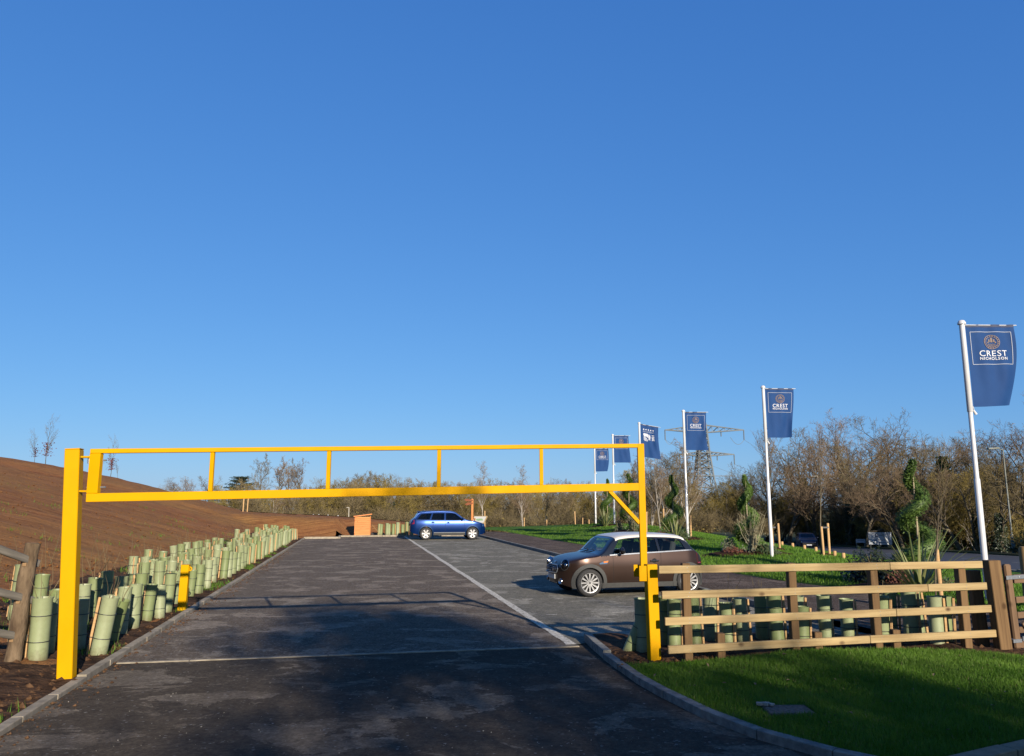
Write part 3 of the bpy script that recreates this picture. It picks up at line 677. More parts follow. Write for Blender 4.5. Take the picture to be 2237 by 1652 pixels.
# ---------------------------------------------------------------- tree guards
def guard_meshes(h=.72, rr_=.105):
    mb = MB(); mb.lathe([(rr_*1.01, 0), (rr_, .02), (rr_*.985, h*.5), (rr_, h-.03), (rr_*1.07, h-.006), (rr_*1.08, h), (rr_*1.03, h), (rr_*.95, h-.03), (rr_*.94, .02)], 18)
    tube = mb.mesh('tube', M_guard, smooth=True); tube.set_sharp_from_angle(angle=rad(60))
    mb = MB(); mb.cbox((.032, .032, h+.10), Matrix.Translation((rr_+.028, -.01, h/2-.07)), .003); st = mb.mesh('stake', M_stake)
    ties = []
    for z in (h*.32, h*.72):
        mb = MB(); mb.tube([V((math.cos(a_)*(rr_+.006), math.sin(a_)*(rr_+.006), z)) for a_ in [i*2*math.pi/14 for i in range(15)]], .005, 5, False)
        mb.tube([V((rr_-.012, .03, z)), V((rr_+.06, .02, z)), V((rr_+.06, -.04, z)), V((rr_, -.05, z))], .005, 5, False); ties.append(mb.mesh('tie', M_black))
    return tube, st, ties
GT = [guard_meshes(.72), guard_meshes(.66), guard_meshes(.78)]
whips = []
for k_ in range(4):
    mb = MB(); rg = random.Random(k_)
    for q in range(2+k_ % 2):
        p = V((0, 0, .5)); d = V((rg.uniform(-.25, .25), rg.uniform(-.25, .25), 1)); pts = [p]
        for i in range(5): d = (d+V((rg.uniform(-.25, .25), rg.uniform(-.25, .25), .1))).normalized(); p = p+d*rg.uniform(.06, .15); pts.append(p)
        mb.tube(pts, [.005, .0045, .004, .0035, .003, .002], 4)
    whips.append(mb.mesh('whip', M_twig))
def guard(p, rotz, tx, ty, label, group, k_=0, tie=True, whip=False, sc=1.):
    o = empty('tree_guard', p, label, 'tree guard', group); o.rotation_mode = 'ZYX'; o.rotation_euler = (tx, ty, rotz); o.scale = (sc, sc, sc)
    tu, st, ti = GT[k_ % 3]; link('tube', tu, o); link('stake', st, o)
    if tie:
        for q in ti: link('tie', q, o)
    if whip: link('whip', whips[R.randrange(4)], o)
    return o
GL = 'guards planted along the left kerb'
LAB = 'pale green tree guard in the near cluster between barrier post and stop post'
cx = lambda x, y: (x*.2702, 1205.4+y*.2702)
near = [((300, 895), 0, 'fat green tree guard tube standing right beside the log post', 1.12), ((368, 825), 0, None, 1), ((425, 745), 0, None, 1.05), ((615, 805), 0, None, 1.05), ((655, 600), 0, None, 1), ((715, 545), .09, None, 1.05),
        ((790, 850), .14, 'nearest green tree guard tube leaning right beside the yellow barrier post', 1.03), ((880, 750), .24, 'strongly tilted green tree guard behind the nearest leaning one', 1), ((805, 640), .3, None, .85), ((970, 680), .03, None, .95), ((1068, 625), 0, None, 1), ((1180, 570), .09, None, .9), ((1285, 545), -.03, None, .9), ((1342, 500), .05, None, .95), ((1402, 440), .04, None, 1.05),
        ((955, 540), 0, None, 1), ((845, 480), 0, None, 1), ((1045, 470), .05, None, 1), ((1120, 500), 0, None, 1), ((1145, 400), 0, None, 1), ((1270, 380), 0, None, 1), ((1225, 330), 0, None, 1), ((1310, 300), .03, None, 1), ((1390, 330), 0, None, 1), ((1530, 380), .08, None, .85), ((1590, 350), .06, None, .95), ((1640, 305), .05, None, .95)]
for (xy, tl, lab, sc) in near:
    px, py = cx(*xy); p = gnd(px, py, .1); p = gnd(px, py, Z(p.x, p.y)*.9); p.z = Z(p.x, p.y)-.01
    guard(p, R.uniform(2.2, 4.4) if not lab else 3.4, R.uniform(-.03, .03), tl, lab or LAB, GL, R.randrange(3), True, R.random() < .85, sc)

for p, sc in ((gnd(36, 1345, .35), 1.2), (gnd(80, 1338, .35), 1.0)):
    p.z = Z(p.x, p.y); guard(p, 3, 0, .06, 'green tree guard partly hidden behind the log post', GL, 0, True, False, sc)
for i, t0 in enumerate((.55, .98, 1.42, 1.86)):
    s = 7.2+.2*i
    while s < 37.6:
        if R.random() > (.03, .08, .2, .42)[i]:
            p = P(s+R.uniform(-.14, .14), -(t0+R.uniform(-.12, .12))); p.z = Z(p.x, p.y)-.01
            guard(p, R.uniform(0, 6.28), R.gauss(0, .045), R.gauss(0, .05), 'green tree guard in the %s, %s of left strip' % (('front row along the kerb', 'second row from the kerb', 'third row from the kerb', 'back row by the bank')[i], 'nearer part' if s < 16 else ('middle part' if s < 27 else 'far end')), GL, R.randrange(3), s < 16, s < 24 and R.random() < .6, R.uniform(.9, 1.06))
        s += .86
LAB2 = 'green tree guard tube with stake in the bed seen through the wooden fence'
GR = 'guards in the bed behind the wooden fence'
for px, Yd, tl in ((1403, 10.95, 0), (1455, 11.5, 0), (1472, 11.2, .03), (1518, 11.5, -.03), (1550, 11.9, .04), (1589, 11.4, 0), (1623, 11.7, -.05), (1665, 11.9, 0), (1698, 11.5, -.03), (1743, 11.8, 0), (1752, 11.3, .04), (1805, 11.7, -.03), (1853, 12.0, 0), (1926, 11.6, 0), (1946, 12.1, .03), (1991, 11.8, 0), (2009, 12.2, -.04), (2047, 11.4, 0), (2064, 11.6, .05)):
    p = at(px, 1400, Yd); p.z = .05
    lb_ = 'green tree guard with stake behind the fence, %s' % ('between yellow post and first brown post' if px < 1496 else 'between first and second brown post' if px < 1725 else 'between second and third brown post' if px < 1902 else 'between third and fourth brown post')
    if px == 1403: lb_ = 'green tree guard tube directly beside the yellow receiving post'
    guard(p, R.uniform(-.9, .3), R.gauss(0, .03), tl, lb_, GR, R.randrange(3), True, R.random() < .4, R.uniform(.88, .98))
p = at(1370, 1412, 11.0); p.z = .05; o = guard(p, .4, .1, .42, 'fallen green tree guard tube leaning far over by the kerb end', GR, 1, True, False, .8)
for px, k_ in ((827, 0), (831, 1), (845, 0), (849, 1), (858, 0), (868, 2), (879, 1), (888, 2), (899, 0)):
    p = at(px, 1172, 52.6); p.z = .06+Z(p.x, p.y)*.5; guard(p, R.uniform(0, 6), 0, R.gauss(0, .02), 'green tree guard tube in the short row between orange hut and blue car', 'guards beside the orange hut', k_, False, False, R.uniform(1.0, 1.15))
# loose whips standing on the bank
mb = MB()
for _ in range(26):
    p = P(R.uniform(-2, 14), -R.uniform(1.5, 4)); p.z = Z(p.x, p.y); d = V((R.uniform(-.2, .2), R.uniform(-.2, .2), 1)); pts = [p]
    for i in range(5): d = (d+V((R.uniform(-.2, .2), R.uniform(-.2, .2), .1))).normalized(); p = p+d*R.uniform(.1, .26); pts.append(p)
    mb.tube(pts, [.006, .005, .0045, .004, .003, .002], 4)
tag(mb.build('dry_stalks', M_twig), 'thin bare whips and dry stalks growing on the soil bank', 'twigs', None, 'stuff')
# ---------------------------------------------------------------- bare winter trees
def bare_tree(seed, h, r0, kids=(9, 7, 6, 5), ang=(42, 46, 48, 50), ratio=(.58, .55, .52, .5), trop=.12, base=.25, wob=.12, droop=0., trunkfrac=.8, twr=.011, multi=1):
    rg = random.Random(seed); T = MB(); C = MB()
    SEG = (7, 5, 4, 3, 2); SID = (8, 6, 4, 3, 3)
    rv = lambda k_: V((rg.gauss(0, k_), rg.gauss(0, k_), rg.gauss(0, k_)))
    def br(p, d, L, r, lv):
        n = SEG[lv]; pts = [p]; rs = [r]; ds = [d]
        for i in range(n):
            d = (d+rv(wob*(1+.4*lv))+V((0, 0, trop if lv < 3 else trop-droop))).normalized(); p = p+d*(L/n); pts.append(p)
            rs.append(max(twr*.6, r*(1-.72*(i+1)/n))); ds.append(d)
        (T if lv < 2 else C).tube(pts, rs, SID[lv], False)
        if lv >= len(kids): return
        for k_ in range(kids[lv]):
            f = (base if lv == 0 else .22)+(1-(base if lv == 0 else .22))*((k_+rg.random())/kids[lv]); f = min(.99, f)
            i = min(n-1, int(f*n)); q = f*n-i; pp = pts[i].lerp(pts[i+1], q); dd = ds[i+1]
            a_ = rad(ang[lv]*rg.uniform(.7, 1.25)); ax = dd.orthogonal().normalized(); ax.rotate(Matrix.Rotation(rg.random()*6.283, 3, dd)); nd = dd.copy(); nd.rotate(Matrix.Rotation(a_, 3, ax))
            rl = rs[i]*(1-q)+rs[i+1]*q
            br(pp, nd, L*ratio[lv]*rg.uniform(.75, 1.2)*(1.15-.55*f if lv == 0 else 1.1-.4*f), max(twr, rl*.68), lv+1)
    for k_ in range(multi):
        d = V((rg.gauss(0, .04), rg.gauss(0, .04), 1)) if multi == 1 else V((math.cos(k_*2.4)*.35, math.sin(k_*2.4)*.35, 1))
        br(V((0, 0, 0) if multi == 1 else (math.cos(k_*2.4)*.1, math.sin(k_*2.4)*.1, 0)), d.normalized(), h*trunkfrac*(1 if k_ == 0 else rg.uniform(.7, .95)), r0*(1 if multi == 1 else .6), 0)
    return T, C
TV = {}
def tv(key, T, C, mt, mc): TV[key] = (T.mesh('trunk', mt, smooth=True), C.mesh('crown', mc))
for i in range(4):
    T, C = bare_tree(20+i, 12, .27, (10, 8, 6, 5), (50, 46, 48, 50), (.64, .58, .52, .48), .09, .22, .13, twr=.014); tv('oak%d' % i, T, C, M_bark, M_twig if i % 2 else M_twigred)
for i in range(2):
    T, C = bare_tree(40+i, 9, .11, (12, 7, 6, 5), (34, 42, 46, 50), (.42, .5, .5, .55), .10, .2, .07, .22, .95, .010); tv('birch%d' % i, T, C, M_birch, M_twigred)
T, C = bare_tree(52, 9, .10, (8, 7, 6, 5), (34, 42, 46, 50), (.5, .5, .5, .55), .08, .25, .1, .15, .9, .010, 3); tv('birch2', T, C, M_birch, M_twig)
for i in range(3):
    T, C = bare_tree(60+i, 5.0, .07, (7, 6, 6, 5), (36, 40, 45, 50), (.6, .58, .55, .5), .06, .08, .13, 0, .85, .010, 4); tv('thicket%d' % i, T, C, (M_bark, M_bark, M_birch)[i], (M_twigolive, M_twig, M_twigolive)[i])
T, C = bare_tree(71, 20, .3, (8, 6, 6, 5), (30, 42, 48, 50), (.45, .5, .5, .5), .08, .45, .08, 0, .95, .03); tv('tall0', T, C, M_bark, M_twig)
T, C = bare_tree(72, 20, .3, (7, 7, 6, 5), (28, 40, 48, 50), (.5, .5, .5, .5), .08, .5, .09, 0, .9, .03); tv('tall1', T, C, M_bark, M_twigred)
T, C = bare_tree(80, 3.4, .028, (10, 6, 4), (32, 36, 40), (.45, .45, .5), .12, .3, .05, 0, .95, .004); tv('sapling0', T, C, M_bark, M_twig)
T, C = bare_tree(81, 4.2, .035, (16, 7, 4), (30, 30, 34), (.42, .5, .5), .14, .52, .04, 0, .95, .005); tv('sapling1', T, C, M_bark, M_twigred)
def ivy_mesh(seed, h, r, n):
    rg = random.Random(seed); mb = MB()
    for _ in range(n):
        z = rg.random()**.8*h; a_ = rg.random()*6.283; rr_ = r*(1-.5*z/h)*rg.uniform(.3, 1.5)+.05; c = V((math.cos(a_)*rr_, math.sin(a_)*rr_, z)); s_ = rg.uniform(.05, .12)
        u = V((rg.gauss(0, 1), rg.gauss(0, 1), rg.gauss(0, 1))).normalized(); v = u.orthogonal().normalized()
        mb.add([c-u*s_, c+v*s_*.8, c+u*s_, c-v*s_*.8], [(0, 1, 2, 3)])
    return mb.mesh('ivy', M_ivy)
IVY = [ivy_mesh(3, 6.5, .5, 2200), ivy_mesh(4, 5, .7, 2200)]
def tree(name, key, p, sc, label, group, ivy=None, zrot=None, szz=None, cat='tree'):
    o = empty(name, p, label, cat, group); o.rotation_euler = (0, 0, R.uniform(0, 6.28) if zrot is None else zrot); o.scale = (sc, sc, szz or sc)
    t_, c_ = TV[key]; link('trunk', t_, o); link('crown', c_, o)
    if ivy is not None: link('ivy', IVY[ivy], o)
    return o
ZG = lambda X, Y: Z(X, Y)-.15
GW = 'bare trees in the wood across the road'
LW = 'tall bare tree with dense fine twigs in the wood across the road'
LWI = 'bare tree with ivy clad trunk in the wood across the road'
# skyline targets (picture x, y of the top, distance)
for px, py, Yd, kk in ((1712, 985, 92, 0), (1752, 960, 98, 1), (1806, 943, 100, 2), (1850, 950, 108, 3), (1893, 932, 96, 0), (1935, 940, 104, 1), (1975, 950, 98, 2), (2015, 958, 90, 3), (2060, 980, 96, 0), (2105, 985, 84, 1), (2140, 990, 80, 3), (2185, 985, 76, 0), (2236, 915, 74, 2), (2290, 900, 72, 1), (2330, 920, 66, 0), (1665, 1010, 104, 3), (1625, 1030, 110, 1),
                       (2080, 1010, 68, 2), (2170, 1000, 64, 1), (2000, 1010, 76, 1), (1925, 1000, 80, 3), (1845, 1000, 86, 1), (1775, 1010, 90, 0), (2220, 985, 60, 3), (2120, 1030, 66, 3), (1960, 1030, 72, 0), (1880, 1025, 78, 2)):
    p = at(px, py, Yd); b = V((p.x, p.y, ZG(p.x, p.y))); sc = (p.z-b.z)/12.2
    iv = R.randrange(2) if R.random() < .45 else None
    tree('woodland_tree', 'oak%d' % kk, b, sc*1.02, ('ivy clad' if iv is not None else 'bare')+' %s tree across the road, %s' % ('rear skyline' if py < 995 else 'front edge', 'left of the second flagpole' if px < 1690 else 'between second flagpole and white sign board' if px < 1880 else 'above the white sign board' if px < 1970 else 'between sign board and nearest flagpole' if px < 2125 else 'right of the nearest flagpole'), GW, iv)
GT2 = 'bare understorey trees along the far road edge'
for i in range(76):
    f = i/76; Yd = lerp(58, 112, R.random()); px = R.uniform(1560, 2330); X = (px-1118)/1690*Yd
    if X < 38 and Yd < 92: X = R.uniform(38, 46)
    b = V((X, Yd, ZG(X, Yd))); k_ = R.randrange(3)
    if Yd < 75 and abs((X-36)-(74-Yd)*.4035) < 4.5: continue
    tree('understorey_tree', 'thicket%d' % k_, b, R.uniform(.9, 1.5), 'many stemmed olive brown tree low in the wood, %s' % ('left of the second flagpole' if X/Yd < .34 else 'between second flagpole and sign board' if X/Yd < .46 else 'between sign board and nearest flagpole' if X/Yd < .6 else 'right of the nearest flagpole'), GT2, R.choice((None, 0, 1)) if R.random() < .4 else None)
# birches
for px, py, Yd, k_, lab in ((1462, 985, 72, 2, 'pale stemmed birch with drooping twigs between the third and fourth flagpoles'), (1495, 1000, 76, 0, 'leaning birch behind the third flagpole with reddish twigs'), (1425, 1030, 80, 1, 'birch with reddish twigs behind the fifth flagpole'), (1385, 1030, 84, 0, 'slim birch just left of the yellow drop leg')):
    p = at(px, py, Yd); b = V((p.x, p.y, ZG(p.x, p.y))); tree('birch_tree', 'birch%d' % k_, b, (p.z-b.z)/8.8, lab, 'birches behind the flagpoles')
GH = 'bare trees in the hedgerow beyond the car park'
LH = 'bare brown hedgerow tree standing beyond the far end of the car park'
for i in range(105):
    px = 480+1180*(i+R.random())/105; Yd = R.uniform(98, 132); yt = 1066+R.uniform(-8, 16) if px < 1280 else (R.uniform(1068, 1095) if px < 1380 else R.uniform(1035, 1085))
    if 780 < px < 880: yt -= 16
    p = at(px, yt, Yd); b = V((p.x, p.y, -1.35)); k_ = R.choice(('thicket0', 'thicket1', 'thicket2', 'birch1', 'oak1', 'birch0', 'thicket1'))
    hh = {'o': 12., 'b': 9.8, 't': 4.9}[k_[0]]; tree('hedgerow_tree', k_, b, (p.z-b.z)/hh, ('bare brown hedgerow tree %s' if k_[0] != 'b' else 'slim pale stemmed hedgerow birch %s') % ('left of the orange hut' if px < 780 else 'between orange hut and blue car' if px < 890 else 'behind the blue car' if px < 1060 else 'right of the blue car' if px < 1290 else 'behind the flagpoles'), GH)
# far trees on the skyline, left
for px, py, Yd, k_ in ((572, 1022, 205, 'tall0'), (606, 1020, 200, 'tall1'), (632, 1030, 210, 'tall0'), (664, 1024, 204, 'tall1'), (385, 1050, 230, 'oak0'), (420, 1047, 226, 'oak2'), (450, 1052, 222, 'oak1'), (362, 1060, 236, 'oak3'), (730, 1062, 220, 'oak0'), (760, 1068, 215, 'oak3'), (805, 1055, 190, 'oak2'), (845, 1046, 185, 'oak0'), (868, 1055, 188, 'oak1'), (1070, 1058, 190, 'oak3'), (1165, 1048, 200, 'oak2'), (1020, 1066, 195, 'oak1')):
    p = at(px, py, Yd); b = V((p.x, p.y, -2.5)); hh = 19.5 if k_[0] == 't' else 12.
    lab = 'one of the four tall slender bare trees on the far skyline' if k_[0] == 't' else 'rounded bare tree on the distant skyline above the hedgerow'
    tree('skyline_tree', k_, b, (p.z-b.z)/hh, lab, 'tall trees on the skyline' if k_[0] == 't' else 'distant rounded skyline trees')
# cedar
cp = at(528, 1042, 190); cb = V((cp.x, cp.y, -2.5)); H_ = cp.z-cb.z; mb = MB(); rg = random.Random(5)
cd_ = empty('cedar_tree', cb, 'dark green cedar with flat layered branches on the far skyline', 'tree')
mb.tube([cb, cb+V((.3, 0, H_*.5)), cb+V((0, 0, H_*.97))], [.55, .4, .1], 8); mb.build('trunk', M_bark, cd_)
mb = MB()
for lv in range(9):
    z = H_*(.38+.07*lv); n = 9
    for k_ in range(n):
        a_ = rg.random()*6.28; L_ = (8.0-.72*lv)*rg.uniform(.5, 1.1)
        for q in range(110):
            f = rg.random()**.7; c = cb+V((math.cos(a_)*L_*f+rg.gauss(0, .5), math.sin(a_)*L_*f+rg.gauss(0, .5), z+f*.6+rg.gauss(0, .14))); s_ = rg.uniform(.15, .32); u = V((rg.gauss(0, 1), rg.gauss(0, 1), rg.gauss(0, .3))).normalized(); v = u.orthogonal().normalized()
            mb.add([c-u*s_, c+v*s_*.6, c+u*s_], [(0, 1, 2)])
mb.build('crown', M_cedar, cd_)
# undergrowth masses
def undergrowth(name, spots, label, mats, tmpl_seed, n_st=26, hh=1.9, leaf=0):
    rg = random.Random(tmpl_seed); tm = []
    for q in range(3):
        mb = MB()
        for _ in range(n_st):
            a_ = rg.random()*6.28; d = V((math.cos(a_)*.55, math.sin(a_)*.55, 1)).normalized(); p = V((rg.gauss(0, .35), rg.gauss(0, .35), 0)); pts = [p]; L_ = hh*rg.uniform(.6, 1.1)
            for i in range(4): d = (d+V((rg.gauss(0, .2), rg.gauss(0, .2), .05-.09*i))).normalized(); p = p+d*L_/4; pts.append(p)
            mb.tube(pts, [.016, .013, .011, .009, .006], 3, False)
            for _2 in range(7):
                i = rg.randrange(1, 4); a0 = pts[i]; d2 = V((rg.gauss(0, .6), rg.gauss(0, .6), .6)).normalized(); a1 = a0+d2*L_*.25; mb.tube([a0, a1, a1+(d2+V((rg.gauss(0, .4), rg.gauss(0, .4), 0)))*L_*.16], [.008, .007, .005], 3, False)
        for _ in range(leaf):
            a_ = rg.random()*6.28; rr_ = rg.random()**.6*1.1; c = V((math.cos(a_)*rr_, math.sin(a_)*rr_, rg.random()*hh*.75*(1.1-rr_*.6))); s_ = rg.uniform(.04, .09); u = V((rg.gauss(0, 1), rg.gauss(0, 1), rg.gauss(0, 1))).normalized(); v = u.orthogonal().normalized()
            mb.k = 1; mb.add([c-u*s_, c+v*s_*.7, c+u*s_, c-v*s_*.7], [(0, 1, 2, 3)]); mb.k = 0
        tm.append(mb)
    out = MB()
    for (X, Y, z, sc) in spots:
        t_ = tm[rg.randrange(3)]; M = Matrix.Translation((X, Y, z)) @ Matrix.Rotation(rg.random()*6.28, 4, 'Z') @ Matrix.Scale(sc, 4); o_ = len(out.v)
        out.v += [tuple(M @ V(v)) for v in t_.v]; out.f += [tuple(i+o_ for i in f) for f in t_.f]; out.m += t_.m
    return tag(out.build(name, mats), label, 'undergrowth', None, 'stuff')
sp = []
for i in range(130):
    Yd = R.uniform(52, 104); X = max(37.5+R.random()*3, (R.uniform(1600, 2300)-1118)/1690*Yd); (abs((X-36)-(74-Yd)*.4035) > 4 or Yd > 75) and sp.append((X, Yd, ZG(X, Yd), R.uniform(.9, 2.0)))
undergrowth('wood_undergrowth', sp, 'dark tangled undergrowth and ivy under the trees across the road', [M_twigolive, M_ivy], 3, 22, 1.9, 260)
sp = []
for i in range(190):
    px = R.uniform(480, 1700); Yd = R.uniform(90, 104); X = (px-1118)/1690*Yd; sp.append((X, Yd, -1.3, R.uniform(.9, 1.9)))
undergrowth('hedgerow_undergrowth', sp, 'brown tangled brush filling the hedgerow beyond the car park', [M_twig, M_twigolive], 4, 26, 1.9, 40)
# dark evergreens inside the hedgerow
for px, Yd, sc in ((775, 112, 3.4), (845, 110, 2.4), (1005, 118, 2.8), (1290, 112, 2.2)):
    p = at(px, 1110, Yd); mb = MB(); rg = random.Random(px)
    for _ in range(2600):
        u = V((rg.gauss(0, 1), rg.gauss(0, 1), rg.gauss(0, 1))).normalized(); c = V((p.x, p.y, -1.3+sc*.85))+V((u.x, u.y, u.z*.85))*sc*rg.random()**.4*(.8+.35*noise.noise(u*1.7)); s_ = rg.uniform(.08, .2); v = u.orthogonal().normalized()
        mb.add([c-v*s_, c+u*s_*.6, c+v*s_], [(0, 1, 2)])
    tag(mb.build('evergreen_bush', M_ivy, loc=(p.x, p.y, -1.3)), 'dark evergreen bush among the bare hedgerow trees, %s' % {775: 'left of the orange hut', 845: 'above the orange hut', 1005: 'above the blue car', 1290: 'behind the sixth flagpole'}[px], 'bush', 'evergreen bushes in the hedgerow')
# saplings on the crest of the bank
M_redleaf = mk('russet_leaf', (.16, .035, .03), (.24, .07, .05), 5, rough=.7, trans=.2)
def russet(seed, h, n, z0, z1, w0):
    rg = random.Random(seed); mb = MB()
    for _ in range(n):
        z = h*rg.uniform(z0, z1); rr_ = abs(rg.gauss(0, w0)); a_ = rg.random()*6.28; c = V((math.cos(a_)*rr_, math.sin(a_)*rr_, z)); s_ = rg.uniform(.025, .06); u = V((rg.gauss(0, 1), rg.gauss(0, 1), rg.gauss(0, 1))).normalized(); v = u.orthogonal()
        mb.add([c-u*s_, c+v*s_, c+u*s_, c-v*s_], [(0, 1, 2, 3)])
    return mb.mesh('leaves', M_redleaf)
LFm = russet(1, 3.4, 190, .22, .55, .25)
for px, py, Yd, sc, lv, lab in ((76, 1000, 58, .62, 1, 'smaller sapling with clinging red leaves left of the yellow barrier post'), (100, 1008, 58, .90, 1, 'taller sapling with clinging red leaves on the bank crest'), (241, 1044, 60, .80, 1, 'sapling with red leaves seen through the first barrier opening'), (257, 1048, 63, .42, 0, 'tiny bare sapling beside the red leaved one on the bank'),):
    p = at(px, py, Yd); p.z = Z(p.x, p.y)-.05; o = tree('sapling', 'sapling0', p, sc, lab, 'saplings on the soil bank')
    if lv: link('leaves', LFm, o)
# unseen tree behind the photographer; leaf clumps added to its crown cast the shade
def shade_leafcloud(c, rx, ry, rz, clumps, per, seed, cs):
    rg = random.Random(seed); mb = MB()
    for _ in range(clumps):
        u = V((rg.gauss(0, 1), rg.gauss(0, 1), rg.gauss(0, 1))).normalized()*rg.random()**.45; cc = V(c)+V((u.x*rx, u.y*ry, u.z*rz))
        for _2 in range(per):
            q = cc+V((rg.gauss(0, cs), rg.gauss(0, cs), rg.gauss(0, cs*.6))); d = V((rg.gauss(0, 1), rg.gauss(0, 1), rg.gauss(0, 1))).normalized(); v = d.orthogonal().normalized(); s_ = rg.uniform(.06, .13)
            mb.add([q-d*s_, q+v*s_*.8, q+d*s_, q-v*s_*.8], [(0, 1, 2, 3)])
    return mb
o = tree('roadside_tree', 'oak1', V((12.9, -21, -.1)), 1.0, 'tall roadside tree outside the picture, leaf clumps added to shade the entrance', 'trees beside the entrance')
o.rotation_euler = (0, 0, 0)
for q in ((( -1.1, 0, 11.6), 2.3, 1.8, 1.35, 56, 60, 3, .46), ((.9, 0, 9.5), 5.4, 3.0, 1.2, 88, 54, 4, .5), ((-4.2, 0, 8.2), 1.6, 1.5, .7, 16, 40, 5, .4), ((7.4, 0, 8.5), 3.0, 2, 1.1, 52, 46, 6, .45)):
    m_ = shade_leafcloud(*q).mesh('ivy', M_ivy); l_ = link('ivy', m_, o);  # added clumps, shaped and placed to shade road, front lawn and beam
tree('roadside_tree', 'oak2', V((22.5, -25, -.1)), 1.15, 'bare roadside tree beside the entrance, outside the picture', 'trees beside the entrance')

# ---------------------------------------------------------------- garden planting round the flagpoles
def spiral(seed, h=2.75, turns=2.6, n=13000):
    rg = random.Random(seed); core = MB(); lf_ = MB(); path = []
    for i in range(60):
        f = i/59; a_ = f*turns*6.283+seed; R_ = .34*(1-f)**.8+.02; path.append((V((math.cos(a_)*R_, math.sin(a_)*R_, .18+f*(h-.2))), .225*(1-f)**.75+.05))
    core.tube([p for p, _ in path], [r*.72 for _, r in path], 8)
    for _ in range(n):
        f = rg.random()**1.25; i = int(f*58.9); p, r = path[i]; u = V((rg.gauss(0, 1), rg.gauss(0, 1), rg.gauss(0, 1))).normalized(); c = p+u*r*rg.uniform(.72, 1.12); s_ = rg.uniform(.014, .036)
        d = (u+V((0, 0, .5))+V((rg.gauss(0, .5), rg.gauss(0, .5), rg.gauss(0, .5)))).normalized(); v = d.orthogonal().normalized()
        lf_.add([c-v*s_*.5, c+v*s_*.5, c+d*s_*1.6], [(0, 1, 2)])
    return core.mesh('core', M_conifer, smooth=True), lf_.mesh('leaves', M_conifer)
SP = [spiral(1), spiral(3), spiral(5)]
mb = MB(); mb.tube([V((0, 0, 0)), V((0, 0, 2.6))], [.03, .012], 8); STEM = mb.mesh('stem', mk('pale_stem', hx('#a09070'), hx('#b8a888'), 8))
for i, (px, py, Yd, hh, lab) in enumerate(((1990, 1000, 20.5, None, 'largest spiral clipped conifer behind the fence, beside the nearest flagpole'), (1627, 1036, 29, None, 'spiral clipped conifer left of the second flagpole'), (1467, 1036, 37, None, 'spiral clipped conifer left of the third flagpole'), (1372, 1033, 44, None, 'spiral clipped conifer just left of the yellow drop leg'), (1325, 1045, 53, None, 'farthest spiral clipped conifer between the two left flagpoles'))):
    p = at(px, py, Yd); b = V((p.x, p.y, Z(p.x, p.y)+.02)); o = empty('spiral_topiary', b, lab, 'topiary', 'spiral topiaries by the flagpoles'); sc = (p.z-b.z)/2.78; o.scale = (sc*(1.05 if i == 0 else .95), sc, sc); o.rotation_euler = (0, 0, (.3, 2.6, 1.2, 4, .3)[i])
    link('core', SP[i % 3][0], o); link('leaves', SP[i % 3][1], o); link('stem', STEM, o)
def phormium(seed, n=46, L0=1.25):
    rg = random.Random(seed); mb = MB()
    for _ in range(n):
        a_ = rg.random()*6.28; sp_ = rg.random()**.7; L_ = L0*rg.uniform(.6, 1.1); d = V((math.cos(a_)*sp_*.8, math.sin(a_)*sp_*.8, 1)).normalized(); p = V((math.cos(a_)*.08, math.sin(a_)*.08, 0)); sd = V((-math.sin(a_), math.cos(a_), 0)); row = []
        for i in range(6):
            f = i/5; w_ = .026*(1-f**2.2)+.002; nrm = d.cross(sd)
            row.append([p-sd*w_+nrm*.006, p, p+sd*w_+nrm*.006]); d = (d+V((math.cos(a_), math.sin(a_), 0))*.12*sp_+V((0, 0, -.10*sp_))).normalized(); p = p+d*L_/5
        mb.k = 0 if rg.random() < .6 else 1; mb.grid(row)
    return mb.mesh('leaves', [mk('flax_leaf_cream', (.36, .38, .14), (.46, .46, .20), 3, rough=.45, trans=.2), mk('flax_leaf_green', (.14, .20, .06), (.22, .26, .09), 3, rough=.45, trans=.2)], smooth=True)
PH = phormium(2), phormium(9)
for i, (px, py, Yd, sc, lab) in enumerate(((2005, 1262, 17.6, 1.25, 'big cream striped spiky flax plant behind the fence near the nearest flagpole'), (1474, 1168, 35.4, .98, 'yellow green spiky flax plant left of the third flagpole'), (1322, 1146, 50, 1.05, 'pale spiky flax plant at the foot of the farthest flagpoles'))):
    p = at(px, py, Yd); b = V((p.x, p.y, Z(p.x, p.y)+.02)); o = empty('flax_plant', b, lab, 'plant'); o.scale = (sc,)*3; o.rotation_euler = (0, 0, i*2.1); link('leaves', PH[i % 2], o)
